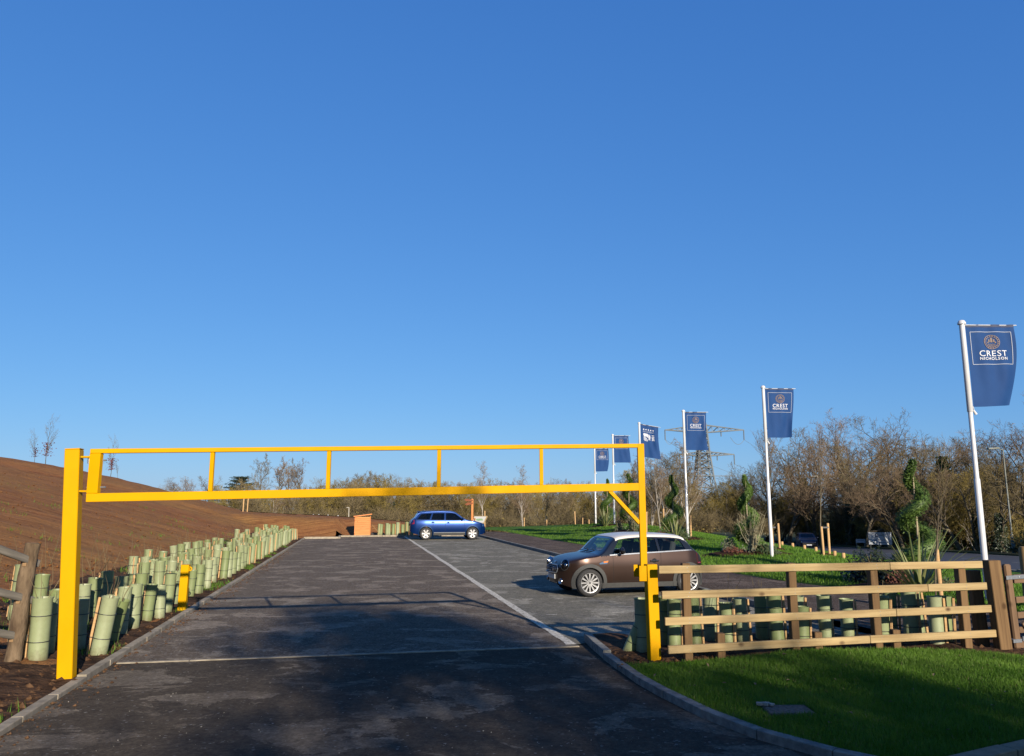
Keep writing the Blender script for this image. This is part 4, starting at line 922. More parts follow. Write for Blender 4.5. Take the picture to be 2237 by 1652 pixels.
def shrub(name, px, py, Yd, w_, h_, mat, lab, n=1500, s0=.04, twig=0):
    p = at(px, py, Yd); b = V((p.x, p.y, Z(p.x, p.y)+.02)); rg = random.Random(px); o = empty(name, b, lab, 'shrub'); mb = MB()
    for _ in range(n):
        u = V((rg.gauss(0, 1), rg.gauss(0, 1), abs(rg.gauss(0, 1)))).normalized(); k_ = rg.uniform(.35, 1.)*(.85+.4*noise.noise(u*2.1+V((px, 0, 0)))); c = b+V((u.x*w_*k_, u.y*w_*k_, u.z*h_*k_)); s_ = s0*rg.uniform(.6, 1.3); d = V((rg.gauss(0, 1), rg.gauss(0, 1), rg.gauss(0, 1))).normalized(); v = d.orthogonal().normalized()
        mb.add([c-d*s_, c+v*s_*.6, c+d*s_, c-v*s_*.6], [(0, 1, 2, 3)])
    mb.build('leaves', mat, o); mb = MB()
    for _ in range(16+twig):
        a_ = rg.random()*6.28; sp_ = rg.uniform(.1, .7); e = b+V((math.cos(a_)*w_*sp_*1.1, math.sin(a_)*w_*sp_*1.1, h_*rg.uniform(.6, 1.25 if twig else .8))); m_ = b.lerp(e, .5)+V((rg.gauss(0, .06), rg.gauss(0, .06), .06)); mb.tube([b, m_, e], [.012, .009, .004], 4, False)
        if twig:
            for _2 in range(5): q = m_.lerp(e, rg.random()); mb.tube([q, q+V((rg.gauss(0, .12), rg.gauss(0, .12), .16))], [.006, .003], 3, False)
    mb.build('stems', mk(name+'_stem', (.32, .28, .16), (.42, .37, .22), 4) if twig else M_twig, o); return o
M_lgrey = mk('grey_leaf', (.16, .18, .11), (.24, .25, .16), 5, rough=.7); M_lred = mk('heuchera_leaf', (.12, .035, .02), (.20, .07, .035), 5, rough=.7); M_ldark = mk('dark_leaf', (.012, .022, .008), (.03, .045, .015), 5, rough=.5); M_lgreen = mk('mid_leaf', (.05, .09, .025), (.10, .14, .05), 5, rough=.6)
shrub('wispy_shrub', 1645, 1195, 28.6, .75, 1.3, M_lgrey, 'wispy pale stemmed shrub in front of the second spiral conifer', 260, .035, 34)
shrub('variegated_shrub', 1592, 1175, 29.5, .38, .75, M_lgrey, 'small greyish variegated shrub left of the second spiral conifer', 700)
shrub('russet_shrub', 1603, 1192, 28.8, .5, .32, M_lred, 'low russet leaved shrub at the foot of the second spiral conifer', 700)
shrub('green_shrub', 1676, 1198, 28.4, .5, .5, M_lgreen, 'low green shrub beside the second flagpole', 800)
shrub('dark_shrub', 1448, 1162, 36, .55, .62, M_lred, 'dark red shrub beside the yellow green flax plant', 900)
shrub('evergreen_shrub', 1492, 1172, 35.6, .45, .5, M_lgreen, 'small green shrub at the foot of the third flagpole', 600)
shrub('twiggy_shrub', 1385, 1150, 43.5, .8, .95, M_lgrey, 'twiggy pale shrub behind the yellow drop leg', 260, .035, 30)
shrub('grey_shrub', 1352, 1148, 44.5, .35, .9, M_lgrey, 'narrow grey shrub between fifth flagpole and spiral conifer', 500)
shrub('laurel_shrub', 1905, 1250, 19.8, .72, .95, M_ldark, 'very dark rounded evergreen shrub behind the fence', 3200, .045)
shrub('red_shrub', 1965, 1255, 19.2, .42, .62, M_lred, 'small dark red shrub beside the big striped flax plant', 700)
shrub('low_shrub', 2070, 1270, 18.2, .5, .35, M_lgreen, 'low leafy shrub under the big striped flax plant', 500)
# mulch beds
for px, py, Yd, w_, l_ in ((1630, 1192, 28.9, 1.9, .9), (1475, 1168, 35.9, 1.5, .8), (1375, 1150, 44, 1.5, .9), (1325, 1146, 51, 1.3, .9), (1990, 1262, 18.6, 1.9, 1.2), (1802, 1216, 29.6, .4, .35), (1694, 1205, 31, .45, .35), (1507, 1178, 36.4, .35, .3)):
    p = at(px, py, Yd); mb = MB(); rg = random.Random(px); rows = []
    for i in range(7):
        rows.append([V((p.x+math.cos(a_)*w_*i/6*(1+.12*noise.noise(V((math.cos(a_)*2, math.sin(a_)*2, px)))), p.y+math.sin(a_)*l_*i/6, 0)) for a_ in [k_*6.2832/24 for k_ in range(25)]])
    for i, row in enumerate(rows):
        for q in row: q.z = Z(q.x, q.y)+(.10 if i < 5 else (.055 if i == 5 else .01))+.02*noise.noise(V((q.x*4, q.y*4, 0)))
    mb.grid(rows); tag(mb.build('mulch_bed', M_mulch, smooth=True), kind='structure')
# tree stakes and staked young trees
def staked(px, Yd, xs_, tops, lab, treekey=None, tsc=1., lean=0., tpx=None, grp='staked young trees on the lawn'):
    p = at(px, 1200, Yd); b = V((p.x, p.y, Z(p.x, p.y))); o = empty('staked_tree' if treekey else 'tree_stake', b, lab, 'tree' if treekey else 'stake', grp)
    for sx, ty in zip(xs_, tops):
        q = at(sx, ty, Yd); h = q.z-Z(q.x, q.y); mb = MB(); bx = V((q.x, Yd+R.uniform(-.15, .15), Z(q.x, Yd)))
        mb.lathe([(0, -.1), (.045, -.1), (.045, h-.012), (.036, h), (0, h)], 12, Matrix.Translation(bx) @ Matrix.Rotation(R.uniform(-.03, .03), 4, 'Y')); mb.build('stake', M_stake, o, ang=40)
    if treekey:
        t_, c_ = TV[treekey]
        for nm, m_ in (('trunk', t_), ('crown', c_)):
            q = link(nm, m_, o); q.scale = (tsc*.9,)*2+(tsc,); q.rotation_euler = (0, lean, 1.0); q.location = ((at(tpx, 1200, Yd).x if tpx else b.x)-b.x, 0, 0)
        q0 = at(xs_[-1], tops[-1]+8, Yd); tx = at(tpx or px, 1200, Yd).x; mb = MB(); mb.bar((q0.x, Yd-.05, q0.z-.02), (tx, Yd-.05, q0.z-.02), .03, .06); mb.build('tie', M_black, o)
    return o
staked(1797, 29.4, (1792, 1808), (1150, 1143), 'staked goblet shaped young tree with two pale posts and a lamp behind', 'sapling1', .98, 0, 1793)
staked(1694, 31.2, (1686, 1697), (1152, 1143), 'two pale stakes and bare young tree beside the second flagpole', 'sapling1', 1.0, -.03, 1683)
staked(1507, 36.5, (1507,), (1126,), 'single pale stake right beside the third flagpole')
staked(1411, 41.5, (1411,), (1118,), 'single pale stake partly behind the yellow drop leg')
staked(1446, 46, (1448,), (1111,), 'leaning staked young tree with black tie left of the third spiral conifer', 'birch0', .42, -.12, 1443)
staked(2040, 16.6, (2044,), (1200,), 'dark bare young tree with short stake in front of the big striped flax plant', 'sapling0', .8, -.10, 2034)
staked(1194, 62, (1194,), (1126,), 'single pale stake at the left end of the lawn mound', 'sapling0', .9, 0, 1190)
staked(1256, 66, (1256,), (1117,), 'taller pale stake on the crest of the lawn mound')
staked(1270, 68, (1272,), (1131,), 'short pale stake on the crest of the lawn mound')
staked(1285, 66, (1286,), (1135,), 'broad short pale stake left of the farthest flagpole')
staked(1146, 70, (1145,), (1131,), 'pale stake in the grass right of the display board', 'birch1', .5, 0, 1142)
staked(1061, 66, (1059,), (1116,), 'pale stake behind the windscreen of the blue car', 'birch1', .5, 0, 1055)
o = staked(537, 62, (534, 541), (1076, 1076), 'pair of thin pale stakes on the crest of the soil bank')
# ---------------------------------------------------------------- lettering
def text_geo(body, size, bold=0.0, space=1.0):
    cu = bpy.data.curves.new('t', 'FONT'); cu.body = body; cu.size = size; cu.align_x = 'CENTER'; cu.offset = bold; cu.space_character = space; cu.resolution_u = 3
    o = bpy.data.objects.new('t', cu); COL.objects.link(o); dg = bpy.context.evaluated_depsgraph_get(); me = bpy.data.meshes.new_from_object(o.evaluated_get(dg))
    vs = [(v.co.x, v.co.y) for v in me.vertices]; fs = [tuple(p.vertices) for p in me.polygons]
    bpy.data.objects.remove(o); bpy.data.curves.remove(cu); bpy.data.meshes.remove(me); return vs, fs
TXT = {'crest': text_geo('CREST', .18, .001, 1.12), 'nich': text_geo('NICHOLSON', .085, .0015, 1.18), 'hbf': text_geo('HBF', .17, .006), 'yr': text_geo('2021', .17, .006), 'd': text_geo('D', .42, .01), 'avid': text_geo('avid', .3, .004), 'sm1': text_geo('Residential Care Home', .13, .003), 'sm2': text_geo('Nursing and Respite Care', .13, .003), 'info': text_geo('INFORMATION', .05)}
M_flag = mk('navy_flag_cloth', (.016, .075, .25), (.020, .088, .28), 2, rough=.75, spec=.2, trans=.2, bump=.1, bsc=300, bd=.001)
M_print = mk('white_print', (.78, .80, .86), rough=.7); M_gold = mk('gold_print', (.30, .20, .15), (.20, .16, .15), 12, rough=.7); M_greyp = mk('pale_frame_print', (.42, .48, .60), rough=.7)
M_pole = mk('white_pole', (.80, .80, .80), (.74, .74, .74), 3, rough=.35, coat=.3)
FW, FH = 1.0, 1.78
def flagpole(base, top, kind, wv, sk, lab, amp=1., trim=0.):
    """white pole with rotating top arm and banner; banner plane faces the camera side (-y)"""
    b = V(base); H_ = top-b.z; o = empty('flagpole', b, lab, 'flag', 'flagpoles along the lawn')
    mb = MB(); mb.lathe([(0, -.1), (.062, -.1), (.060, H_*.42), (.048, H_*.425), (.046, H_*.66)], 16, Matrix.Translation(b)); mb.build('pole', M_pole, o, ang=40)
    mb = MB(); mb.lathe([(.048, H_*.66), (.058, H_*.662), (.056, H_-.10), (.0, H_-.10)], 16, Matrix.Translation(b)); mb.build('rotating_sleeve', M_pole, o, ang=40)
    mb = MB(); mb.lathe([(.0, H_-.10), (.085, H_-.10), (.085, H_-.07), (.06, H_-.02), (.0, H_)], 16, Matrix.Translation(b)); mb.build('finial', M_pole, o, ang=60)
    x0 = .075; zt = H_-.115
    dr = math.radians(sk)                                    # droop of arm
    mb = MB(); mb.tube([b+V((.03, 0, zt+.0)), b+V((x0+FW*1.1, 0, zt-math.tan(dr)*FW*1.1))], .011, 8); mb.build('arm', M_pole, o)
    mb = MB(); q = b+V((.07, 0, H_*.66-.02)); mb.tube([q+V((0, 0, .06)), q+V((.03, 0, .01)), q+V((.05, 0, -.03))], [.02, .026, .03], 8); mb.tube([q+V((0, 0, .14)), q+V((.02, 0, .05))], .008, 6); mb.build('weight', M_pole, o)
    def surf(u, v, off=0.):
        y = amp*(.045*math.sin(u*5.2+v*2.4+wv)*u**.5*(.35+v)+.034*math.sin(u*9+v*4+wv*2)*(.2+v*.8)*u+.018*math.sin((u-.35*v)*16+wv*3)*v*(1-v)*3*u+.014*math.sin(u*17-v*3+wv)*(.3+.7*(1-v)))
        ln = trim*v*v*u; xx = u*FW*(1+.03*math.sin(v*3+wv))-ln*.22+.06*math.sin(v*3.2+wv)*u*v
        zz = -v*FH-math.tan(dr)*u*FW+(.10*u*u*v*v*trim)
        return b+V((x0+xx, y-off, zt+zz))
    mb = MB(); mb.grid([[surf(u/28, v/44) for u in range(29)] for v in range(45)]); fl = mb.build('banner', M_flag, o, smooth=True)
    mb = MB(); mb.grid([[surf(u/20, v, .004)+V((0, 0, .012)) for u in range(21)] for v in (0, .016, .033)]); mb.build('hem', mk('flag_hem', hx('#1c2f57'), rough=.7), fl, smooth=True)
    put = lambda nm, geo, cu, cv, mat, rot=0: MB().add([surf(cu+(x*math.cos(rot)-y*math.sin(rot))/FW, cv-(x*math.sin(rot)+y*math.cos(rot))/FH, .010) for x, y in geo[0]], geo[1]).build(nm, mat, fl)
    def strip(mb, p0, p1, w_, n=10):
        du, dv = p1[0]-p0[0], p1[1]-p0[1]; L_ = math.hypot(du*FW, dv*FH); nu, nv = -dv*FH/L_, du*FW/L_
        mb.grid([[surf(p0[0]+du*i/n+nu*s_*w_/FW, p0[1]+dv*i/n+nv*s_*w_/FH, .009) for s_ in (-1, 1)] for i in range(n+1)])
    if kind == 'crest':
        mb = MB(); c = [(.09, .085), (.92, .085), (.92, .485), (.09, .485)]
        for i in range(4): strip(mb, c[i], c[(i+1) % 4], .006, 16)
        mb.build('printed_frame', M_greyp, fl)
        put('lettering', TXT['crest'], .505, .385, M_print); put('lettering', TXT['nich'], .51, .43, M_print)
        mb = MB(); n = 36
        ring = lambda r0, r1, cy=.21, cx=.505: mb.grid([[surf(cx+math.cos(a_)*r_/FW, cy-math.sin(a_)*r_/FH, .010) for r_ in (r0, r1)] for a_ in [k_*6.2832/n for k_ in range(n+1)]])
        ring(.145, .157); ring(.112, .120)
        for k_ in range(18):                                   # ring of small marks, then figures over waves
            a_ = k_*6.2832/18; strip(mb, (.505+math.cos(a_)*.122/FW, .21-math.sin(a_)*.122/FH), (.505+math.cos(a_)*.141/FW, .21-math.sin(a_)*.141/FH), .007, 2)
        for dx, dy, l_, w_ in ((-.045, .03, .06, .014), (.0, .045, .10, .02), (.045, .03, .06, .014), (-.07, -.01, .03, .012), (.07, -.01, .03, .012)):
            strip(mb, (.505+dx/FW, .21-(dy+l_/2)/FH), (.505+dx/FW, .21-(dy-l_/2)/FH), w_, 3)
        for q in range(3):
            for k_ in range(6): strip(mb, (.505+(-.08+q*.012+k_*.024)/FW, .21+(.045+q*.022+.006*(k_ % 2))/FH), (.505+(-.08+q*.012+k_*.024+.024)/FW, .21+(.045+q*.022+.006*((k_+1) % 2))/FH), .0045, 2)
        mb.build('emblem', M_gold, fl)
    else:
        for k_ in range(5):
            mb = MB(); cu_ = .17+k_*.135; pts = [(cu_+math.sin(i*math.pi/5)*(.052 if i % 2 == 0 else .022)/FW, .145-math.cos(i*math.pi/5)*(.052 if i % 2 == 0 else .022)/FH) for i in range(10)]
            mb.add([surf(*q, .011) for q in pts]+[surf(cu_, .145, .011)], [(i, (i+1) % 10, 10) for i in range(10)]); mb.build('star', M_print, fl)
        mb = MB()
        for v_, u1 in ((.195, .76), (.212, .70), (.229, .76)):
            u_ = .13
            while u_ < u1: l_ = R.uniform(.03, .07); strip(mb, (u_, v_), (min(u1, u_+l_), v_), .006, 2); u_ += l_+.018
        tag(mb.build('small_print', M_greyp, fl), kind='stuff')
        put('lettering', TXT['hbf'], .545, .37, M_print, math.pi/2); put('lettering', TXT['yr'], .755, .37, M_print, math.pi/2)
        mb = MB()
        for k_ in range(4): mb.grid([[surf(.16+math.cos(a_)*r_/FW, .50-math.sin(a_)*r_/FH, .010) for r_ in (.06+.05*k_, .085+.05*k_)] for a_ in [i*1.5708/10 for i in range(11)]])
        mb.add([surf(.15, .27, .011), surf(.40, .27, .011), surf(.40, .39, .011), surf(.30, .345, .011), surf(.24, .37, .011), surf(.15, .33, .011)], [(0, 1, 2, 3, 4, 5)])
        mb.build('emblem', M_print, fl)
    return o
for bx, ty, Yd, kind, wv, sk, trim, lab, amp in (
    (2148, 699, 16.2, 'crest', .6, 0.4, .55, 'nearest flagpole with navy banner lettered CREST NICHOLSON at the right edge', 1.),
    (1685, 842, 27.5, 'crest', 1.9, .5, .25, 'second nearest flagpole with navy banner, standing behind two pale stakes', 1.),
    (1503, 895, 35.9, 'crest', 3.1, .3, -.1, 'flagpole with navy crest banner in front of the electricity pylon', 1.),
    (1403, 922, 42.2, 'hbf', 4.2, 9.5, .1, 'flagpole whose banner shows five white stars, right of the yellow drop leg', 1.),
    (1343, 948, 51., 'crest', 5.0, .3, .0, 'flagpole whose navy banner is crossed by the barrier top rail', .8),
    (1302, 977, 60.4, 'crest', .2, .6, .35, 'farthest flagpole with its navy banner seen inside the barrier frame', .8)):
    X = at(bx, 1200, Yd).x; z = Z(X, Yd); tz = at(bx, ty, Yd).z; flagpole((X, Yd, z), tz, kind, wv, sk, lab, amp, trim)

# ---------------------------------------------------------------- electricity pylon
py = empty('electricity_pylon', at(1540, 1104, 330)-V((0, 0, 8)), 'grey steel lattice electricity pylon rising behind the trees', 'pylon'); pb = py.location.copy()
M_steel = mk('pylon_steel', (.12, .15, .165), (.16, .185, .20), 1, rough=.7)
Zt = at(1540, 905, 330).z; zz = lambda ypx: at(1540, ypx, 330).z
wd = lambda z: interp([(pb.z, 5.2), (zz(1090), 4.6), (zz(1040), 3.3), (zz(990), 2.3), (zz(945), 1.7), (zz(922), 1.2), (Zt, .35)], z)
lev = [pb.z, zz(1090), zz(1065), zz(1040), zz(1022), zz(1006), zz(990), zz(975), zz(960), zz(945), zz(930), zz(920), Zt]
mb = MB(); cpt = lambda z, i: V((pb.x+(1 if i in (0, 1) else -1)*wd(z), pb.y+(1 if i in (0, 3) else -1)*wd(z), z))
for a_, b_ in zip(lev, lev[1:]):
    for i in range(4):
        j = (i+1) % 4; mb.tube([cpt(a_, i), cpt(b_, i)], .36, 4, False); mb.tube([cpt(a_, i), cpt(b_, j)], .2, 3, False); mb.tube([cpt(a_, j), cpt(b_, i)], .2, 3, False); mb.tube([cpt(b_, i), cpt(b_, j)], .2, 3, False)
mb.build('tower', M_steel, py)
ends = []
for ya, yb, xl, xr in ((929, 945, 1452, 1624), (987, 996, 1484, 1603)):
    z0, z1 = zz(yb), zz(ya)
    for sx, xp in ((-1, xl), (1, xr)):
        mb = MB(); tip = V((at(xp, yb, 330).x, pb.y, lerp(z0, z1, .35))); n = 6; ends.append(tip)
        for dy in (-1.1, 1.1):
            a0 = V((pb.x+sx*wd(z0), pb.y+dy, z0)); a1 = V((pb.x+sx*wd(z1), pb.y+dy, z1)); mb.tube([a0, tip], .32, 4, False); mb.tube([a1, tip], .24, 4, False)
            for k_ in range(n):
                f, f2 = k_/n, (k_+1)/n; mb.tube([a0.lerp(tip, f), a1.lerp(tip, f2)], .12, 3, False); mb.tube([a1.lerp(tip, f), a0.lerp(tip, f)], .12, 3, False)
        mb.build('cross_arm', M_steel, py)
        for q in (tip, tip.lerp(V((pb.x, pb.y, z0)), .55)):
            mb = MB(); mb.tube([q, q-V((0, 0, 4.2 if q is tip else 2.2))], .22, 6); mb.build('insulator', M_steel, py)
mb = MB(); z0 = zz(1040); mb.tube([V((at(1470, 1040, 330).x, pb.y, z0)), V((at(1606, 1040, 330).x, pb.y, z0))], .22, 4); mb.build('anti_climb_bar', M_steel, py)
for i, tp in enumerate(ends):
    q = tp-V((0, 0, 4.2)); e = q+V((60, -420, 6)) if False else q+V((150+20*i, 260, 0)); mb = MB(); mb.tube([q.lerp(e, f)-V((0, 0, 22*4*f*(1-f)*.5)) for f in [k_/16 for k_ in range(17)]], .07, 3, False); mb.build('conductor', M_steel, py)
    j = V((pb.x+(12 if i % 2 else -12), pb.y, q.z+1)); mb = MB(); mb.tube([q.lerp(j, f)-V((0, 0, 2.5*4*f*(1-f))) for f in [k_/10 for k_ in range(11)]], .10, 3, False); mb.build('jumper', M_steel, py)

# ---------------------------------------------------------------- lamps, signs, bollards
def lamp(px, pt, pbm, Yd, lab, col, arm=-1):
    t_ = at(px, pt, Yd); b_ = at(pbm[0], pbm[1], Yd); b_.z = Z(b_.x, Yd)-.1; o = empty('street_lamp', b_, lab, 'street lamp', 'street lamps along the road'); h = t_.z-b_.z; mb = MB()
    mb.lathe([(0, 0), (.10, 0), (.10, 1.5), (.06, 1.55), (.045, h)], 10, Matrix.Translation(b_)); mb.build('column', col, o, ang=40)
    mb = MB(); tp = b_+V((0, 0, h)); mb.tube([tp+V((0, 0, -.05)), tp+V((arm*.4, 0, .06))], .04, 8); mb.build('arm', col, o)
    mb = MB(); mb.cbox((.85, .32, .13), Matrix.Translation(tp+V((arm*.75, 0, .08))) @ Matrix.Rotation(.06*arm, 4, 'Y'), .05); mb.build('lantern', col, o)
M_gry = mk('lamp_grey', (.16, .18, .15), (.22, .23, .2), 6, rough=.6)
lamp(2192, 982, (2213, 1205), 59, 'grey green street lamp column at the right edge before the wood', M_gry)
lamp(1791, 1042, (1796, 1187), 91, 'pale street lamp behind the goblet shaped young tree', mk('lamp_pale', (.5, .48, .42), rough=.6), -.7)
lamp(1393, 1108, (1394, 1150), 160, 'tiny far street lamp', M_gry) if False else None
for px, t_, b_, Yd, lab in ((762, 1109, 1140, 84, 'thin pale post standing left above the orange hut'),):
    q = at(px, t_, Yd); mb = MB(); zb = Z(q.x, Yd)-.1; mb.lathe([(0, zb), (.07, zb), (.05, q.z), (0, q.z)], 10, Matrix.Translation((q.x, Yd, 0))); mb.cbox((.3, .12, .08), Matrix.Translation((q.x-.12, Yd, q.z)), .02)
    tag(mb.build('lamp_post', mk('post_pale', (.5, .46, .38), rough=.7), loc=(q.x, Yd, zb)), lab, 'lamp post')
for i, px in enumerate((684, 696, 716, 738)):
    q = at(px, 1133, 70); mb = MB(); zb = Z(q.x, 70); mb.cbox((.09, .09, .4), Matrix.Translation((q.x, 70, zb+.15)), .02); tag(mb.build('marker_post', M_white, loc=(q.x, 70, zb)), 'tiny white marker post on the distant path beyond the bank', 'post', 'white marker posts')
# distant path crossing behind the bank
mb = MB(); mb.grid([[V((X, Y+dy, Z(X, Y+dy)+.05)) for dy in (0, .8, 1.6, 2.4)] for X, Y in [(-24+.9*i, 64+.12*i) for i in range(32)]]); tag(mb.build('far_path', M_path, smooth=True), kind='structure')
def board(px, pt, pb_, w_, Yd, lab, big):
    q = at(px, pt, Yd); q2 = at(px, pb_, Yd); h = q.z-q2.z; W_ = w_/FPX*Yd; zg = Z(q.x, Yd)-.1; o = empty('sign_board', (q.x, Yd, zg), lab, 'sign'); c = V((q.x, Yd, (q.z+q2.z)/2))
    Mx = Matrix.Translation(c); mb = MB(); mb.cbox((W_, .05, h), Mx, .01); bd = mb.build('panel', mk('sign_white', (.62, .66, .70), (.55, .6, .64), 2, rough=.5), o)
    for dx in (-.42, .42): mb = MB(); mb.cbox((.07, .07, q.z-zg+.1), Matrix.Translation((q.x+dx*W_, Yd+.062, (q.z+zg)/2)), .01); mb.build('post', M_gry, o)
    ink = mk('sign_ink', (.03, .045, .11), rough=.6)
    def put(key, x, z, s_=1.): g = TXT[key]; MB().add([c+V((x+u*s_, -.03, z+v*s_)) for u, v in g[0]], g[1]).build('lettering', ink, bd)
    if big: put('d', -.32, .12*h, 1.1); put('avid', .15, .2*h); put('sm1', 0, -.16*h); put('sm2', 0, -.36*h)
    else:
        mb = MB(); mb.grid([[c+V((x, -.03, z)) for x in (-.35*W_, .35*W_)] for z in (.05, .09)]); mb.build('lettering', ink, bd)
board(1921, 1163, 1190, 50, 74, 'white sign board with a large dark letter D across the road', True)
board(1879, 1178, 1186, 20, 76, 'small white sign left of the large white sign board', False)
for px, py_ in ((1708, 1194), (1731, 1196), (1757, 1203), (1782, 1208), (1823, 1214), (1842, 1217), (2158, 1262)):
    Yd = lerp(37, 28, (px-1705)/140) if px < 2000 else 20; q = at(px, py_, Yd); zb = Z(q.x, Yd); mb = MB(); Mx = Matrix.Translation((q.x, Yd, zb)); mb.lathe([(0, -.1), (.062, -.1), (.062, .20), (.05, .225), (0, .23)], 14, Mx); o = tag(mb.build('bollard', M_stake, loc=(q.x, Yd, zb), ang=40), 'low pale timber bollard along the lawn edge by the road' if px < 2000 else 'low timber bollard beside the fence end post', 'bollard', 'timber bollards along the lawn')
# white kerb edge along the road side of the lawn
k = empty('kerb_road', kind='structure')
for i in range(34):
    Y = 18+1.8*i; o = kstone(k, V((21.9, Y, 0)), V((21.9, Y+1.8, 0)), .14, .25, sinterp(ZRD, Y+.9)-.01, M_kerb)

# ---------------------------------------------------------------- orange hut, leaning boards, display board, carved post
kb = P(41.75, 3.5); kb.z = .06
hut = empty('timber_hut', kb, 'small orange stained timber hut with sloping roof at the far kerb', 'hut'); dx = V((AX[1], -AX[0], 0)); dy = V((AX[0], AX[1], 0))
HW, HD, HH = 1.0, .9, 1.22
for i in range(10):
    z = .06+i*.123
    beam('board', kb+dx*(-HW/2)+V((0, 0, z))+dy*0, kb+dx*(HW/2)+V((0, 0, z)), .022, .115, M_kiosk, hut, .004)
    beam('board', kb+dx*(HW/2)+dy*.02+V((0, 0, z)), kb+dx*(HW/2)+dy*HD+V((0, 0, z)), .022, .115, M_kiosk, hut, .004)
    beam('board', kb-dx*(HW/2)+dy*.02+V((0, 0, z)), kb-dx*(HW/2)+dy*HD+V((0, 0, z)), .022, .115, M_kiosk, hut, .004)
beam('back_panel', kb-dx*(HW/2)+dy*HD+V((0, 0, .6)), kb+dx*(HW/2)+dy*HD+V((0, 0, .6)), .02, 1.2, M_kiosk, hut, .004)
for s_ in (-1, 1): beam('corner_post', kb+dx*(s_*HW/2)-dy*.013, kb+dx*(s_*HW/2)-dy*.013+V((0, 0, 1.28 if s_ > 0 else 1.2)), .05, .05, M_kiosk, hut, .004, (0, 1, 0))
mb = MB(); mb.cbox((HW+.22, HD+.3, .06), frame(kb-dx*(HW/2)+dy*.45+V((0, 0, 1.27)), kb+dx*(HW/2)+dy*.45+V((0, 0, 1.40))), .01); mb.build('roof', M_kiosk, hut)
tr = empty('hand_truck', kb+dx*.72-dy*.12, 'timber sack truck with small black wheels leaning on the orange hut', 'hand truck')
q = kb+dx*.62-dy*.08
for k_ in range(3): beam('plank', q+V((0, 0, .72))+dy*.07*k_, q+dx*.42+V((0, 0, .22))+dy*.07*k_, .06, .05, M_post, tr, .004)
for k_ in (0, .25):
    mb = MB(); mb.lathe([(.04, -.03), (.10, -.03), (.11, 0), (.10, .03), (.04, .03), (.04, -.03)], 16, Matrix.Translation(q+dx*.03-dy*.06+dy*k_+V((0, 0, .08))) @ Matrix.Rotation(math.pi/2, 4, 'X')); mb.build('wheel', M_black, tr, ang=40)
# display board
ib = at(1046, 1150, 60); zb = Z(ib.x, 60); db = empty('display_board', (ib.x, 60, zb), 'sloping pale information board with a green map behind the blue car bonnet', 'sign')
for s_ in (-.32, .32): mb = MB(); mb.cbox((.1, .1, .95), Matrix.Translation((ib.x+s_, 60.1, zb+.4)), .01); mb.build('leg', M_rail, db)
pz = at(1046, 1136, 60).z; Mx = Matrix.Translation((ib.x, 60, pz)) @ Matrix.Rotation(rad(-24), 4, 'Z') @ Matrix.Rotation(rad(42), 4, 'X')
mb = MB(); mb.cbox((1.15, .85, .07), Mx, .01); mb.build('frame', M_rail, db); mb = MB(); mb.cbox((1.0, .68, .02), Mx @ Matrix.Translation((0, 0, .038)), .004); pn = mb.build('panel', mk('board_white', (.75, .74, .66), rough=.5), db)
mb = MB(); rg = random.Random(4); n = 18; mb.add([Mx @ V((.08+math.cos(i*6.283/n)*.3*(1+.3*rg.uniform(-1, 1)), -.02+math.sin(i*6.283/n)*.14*(1+.3*rg.uniform(-1, 1)), .052)) for i in range(n)], [tuple(range(n))]); mb.build('map_print', mk('map_green', (.22, .42, .16), (.4, .55, .3), 8), pn)
# carved timber marker with two wing-like boards
cpb = at(1031, 1148, 57); zb = Z(cpb.x, 57); tz = at(1031, 1090, 57).z; cv = empty('carved_marker', (cpb.x, 57, zb), 'tall orange timber post with two carved wing shaped boards at its top', 'post')
beam('post', (cpb.x, 57, zb-.2), (cpb.x, 57, tz), .15, .15, M_kiosk, cv, .015, (0, 1, 0)); M_rust = mk('russet_wood', hx('#7a3f1e'), hx('#9a5528'), 8, rough=.8)
for dz, l_ in ((-.10, .62), (-.30, .55)):
    mb = MB(); poly = [(.04, .04), (-.12, .07), (-.36, .10), (-l_, .02), (-.42, -.10), (-.15, -.09), (.04, -.05)]; mb.prism([(cpb.x+x, tz+dz+z-(.18*(-x) if dz < -.2 else -.05*(-x))) for x, z in poly], 56.86, 56.915); mb.build('wing_board', M_rust, cv, fix=True)
mb = MB(); mb.tube([V((cpb.x+.05, 57.1, zb+1.0)), V((cpb.x+.55, 57.3, zb))], .04, 6); mb.build('prop', M_rust, cv)
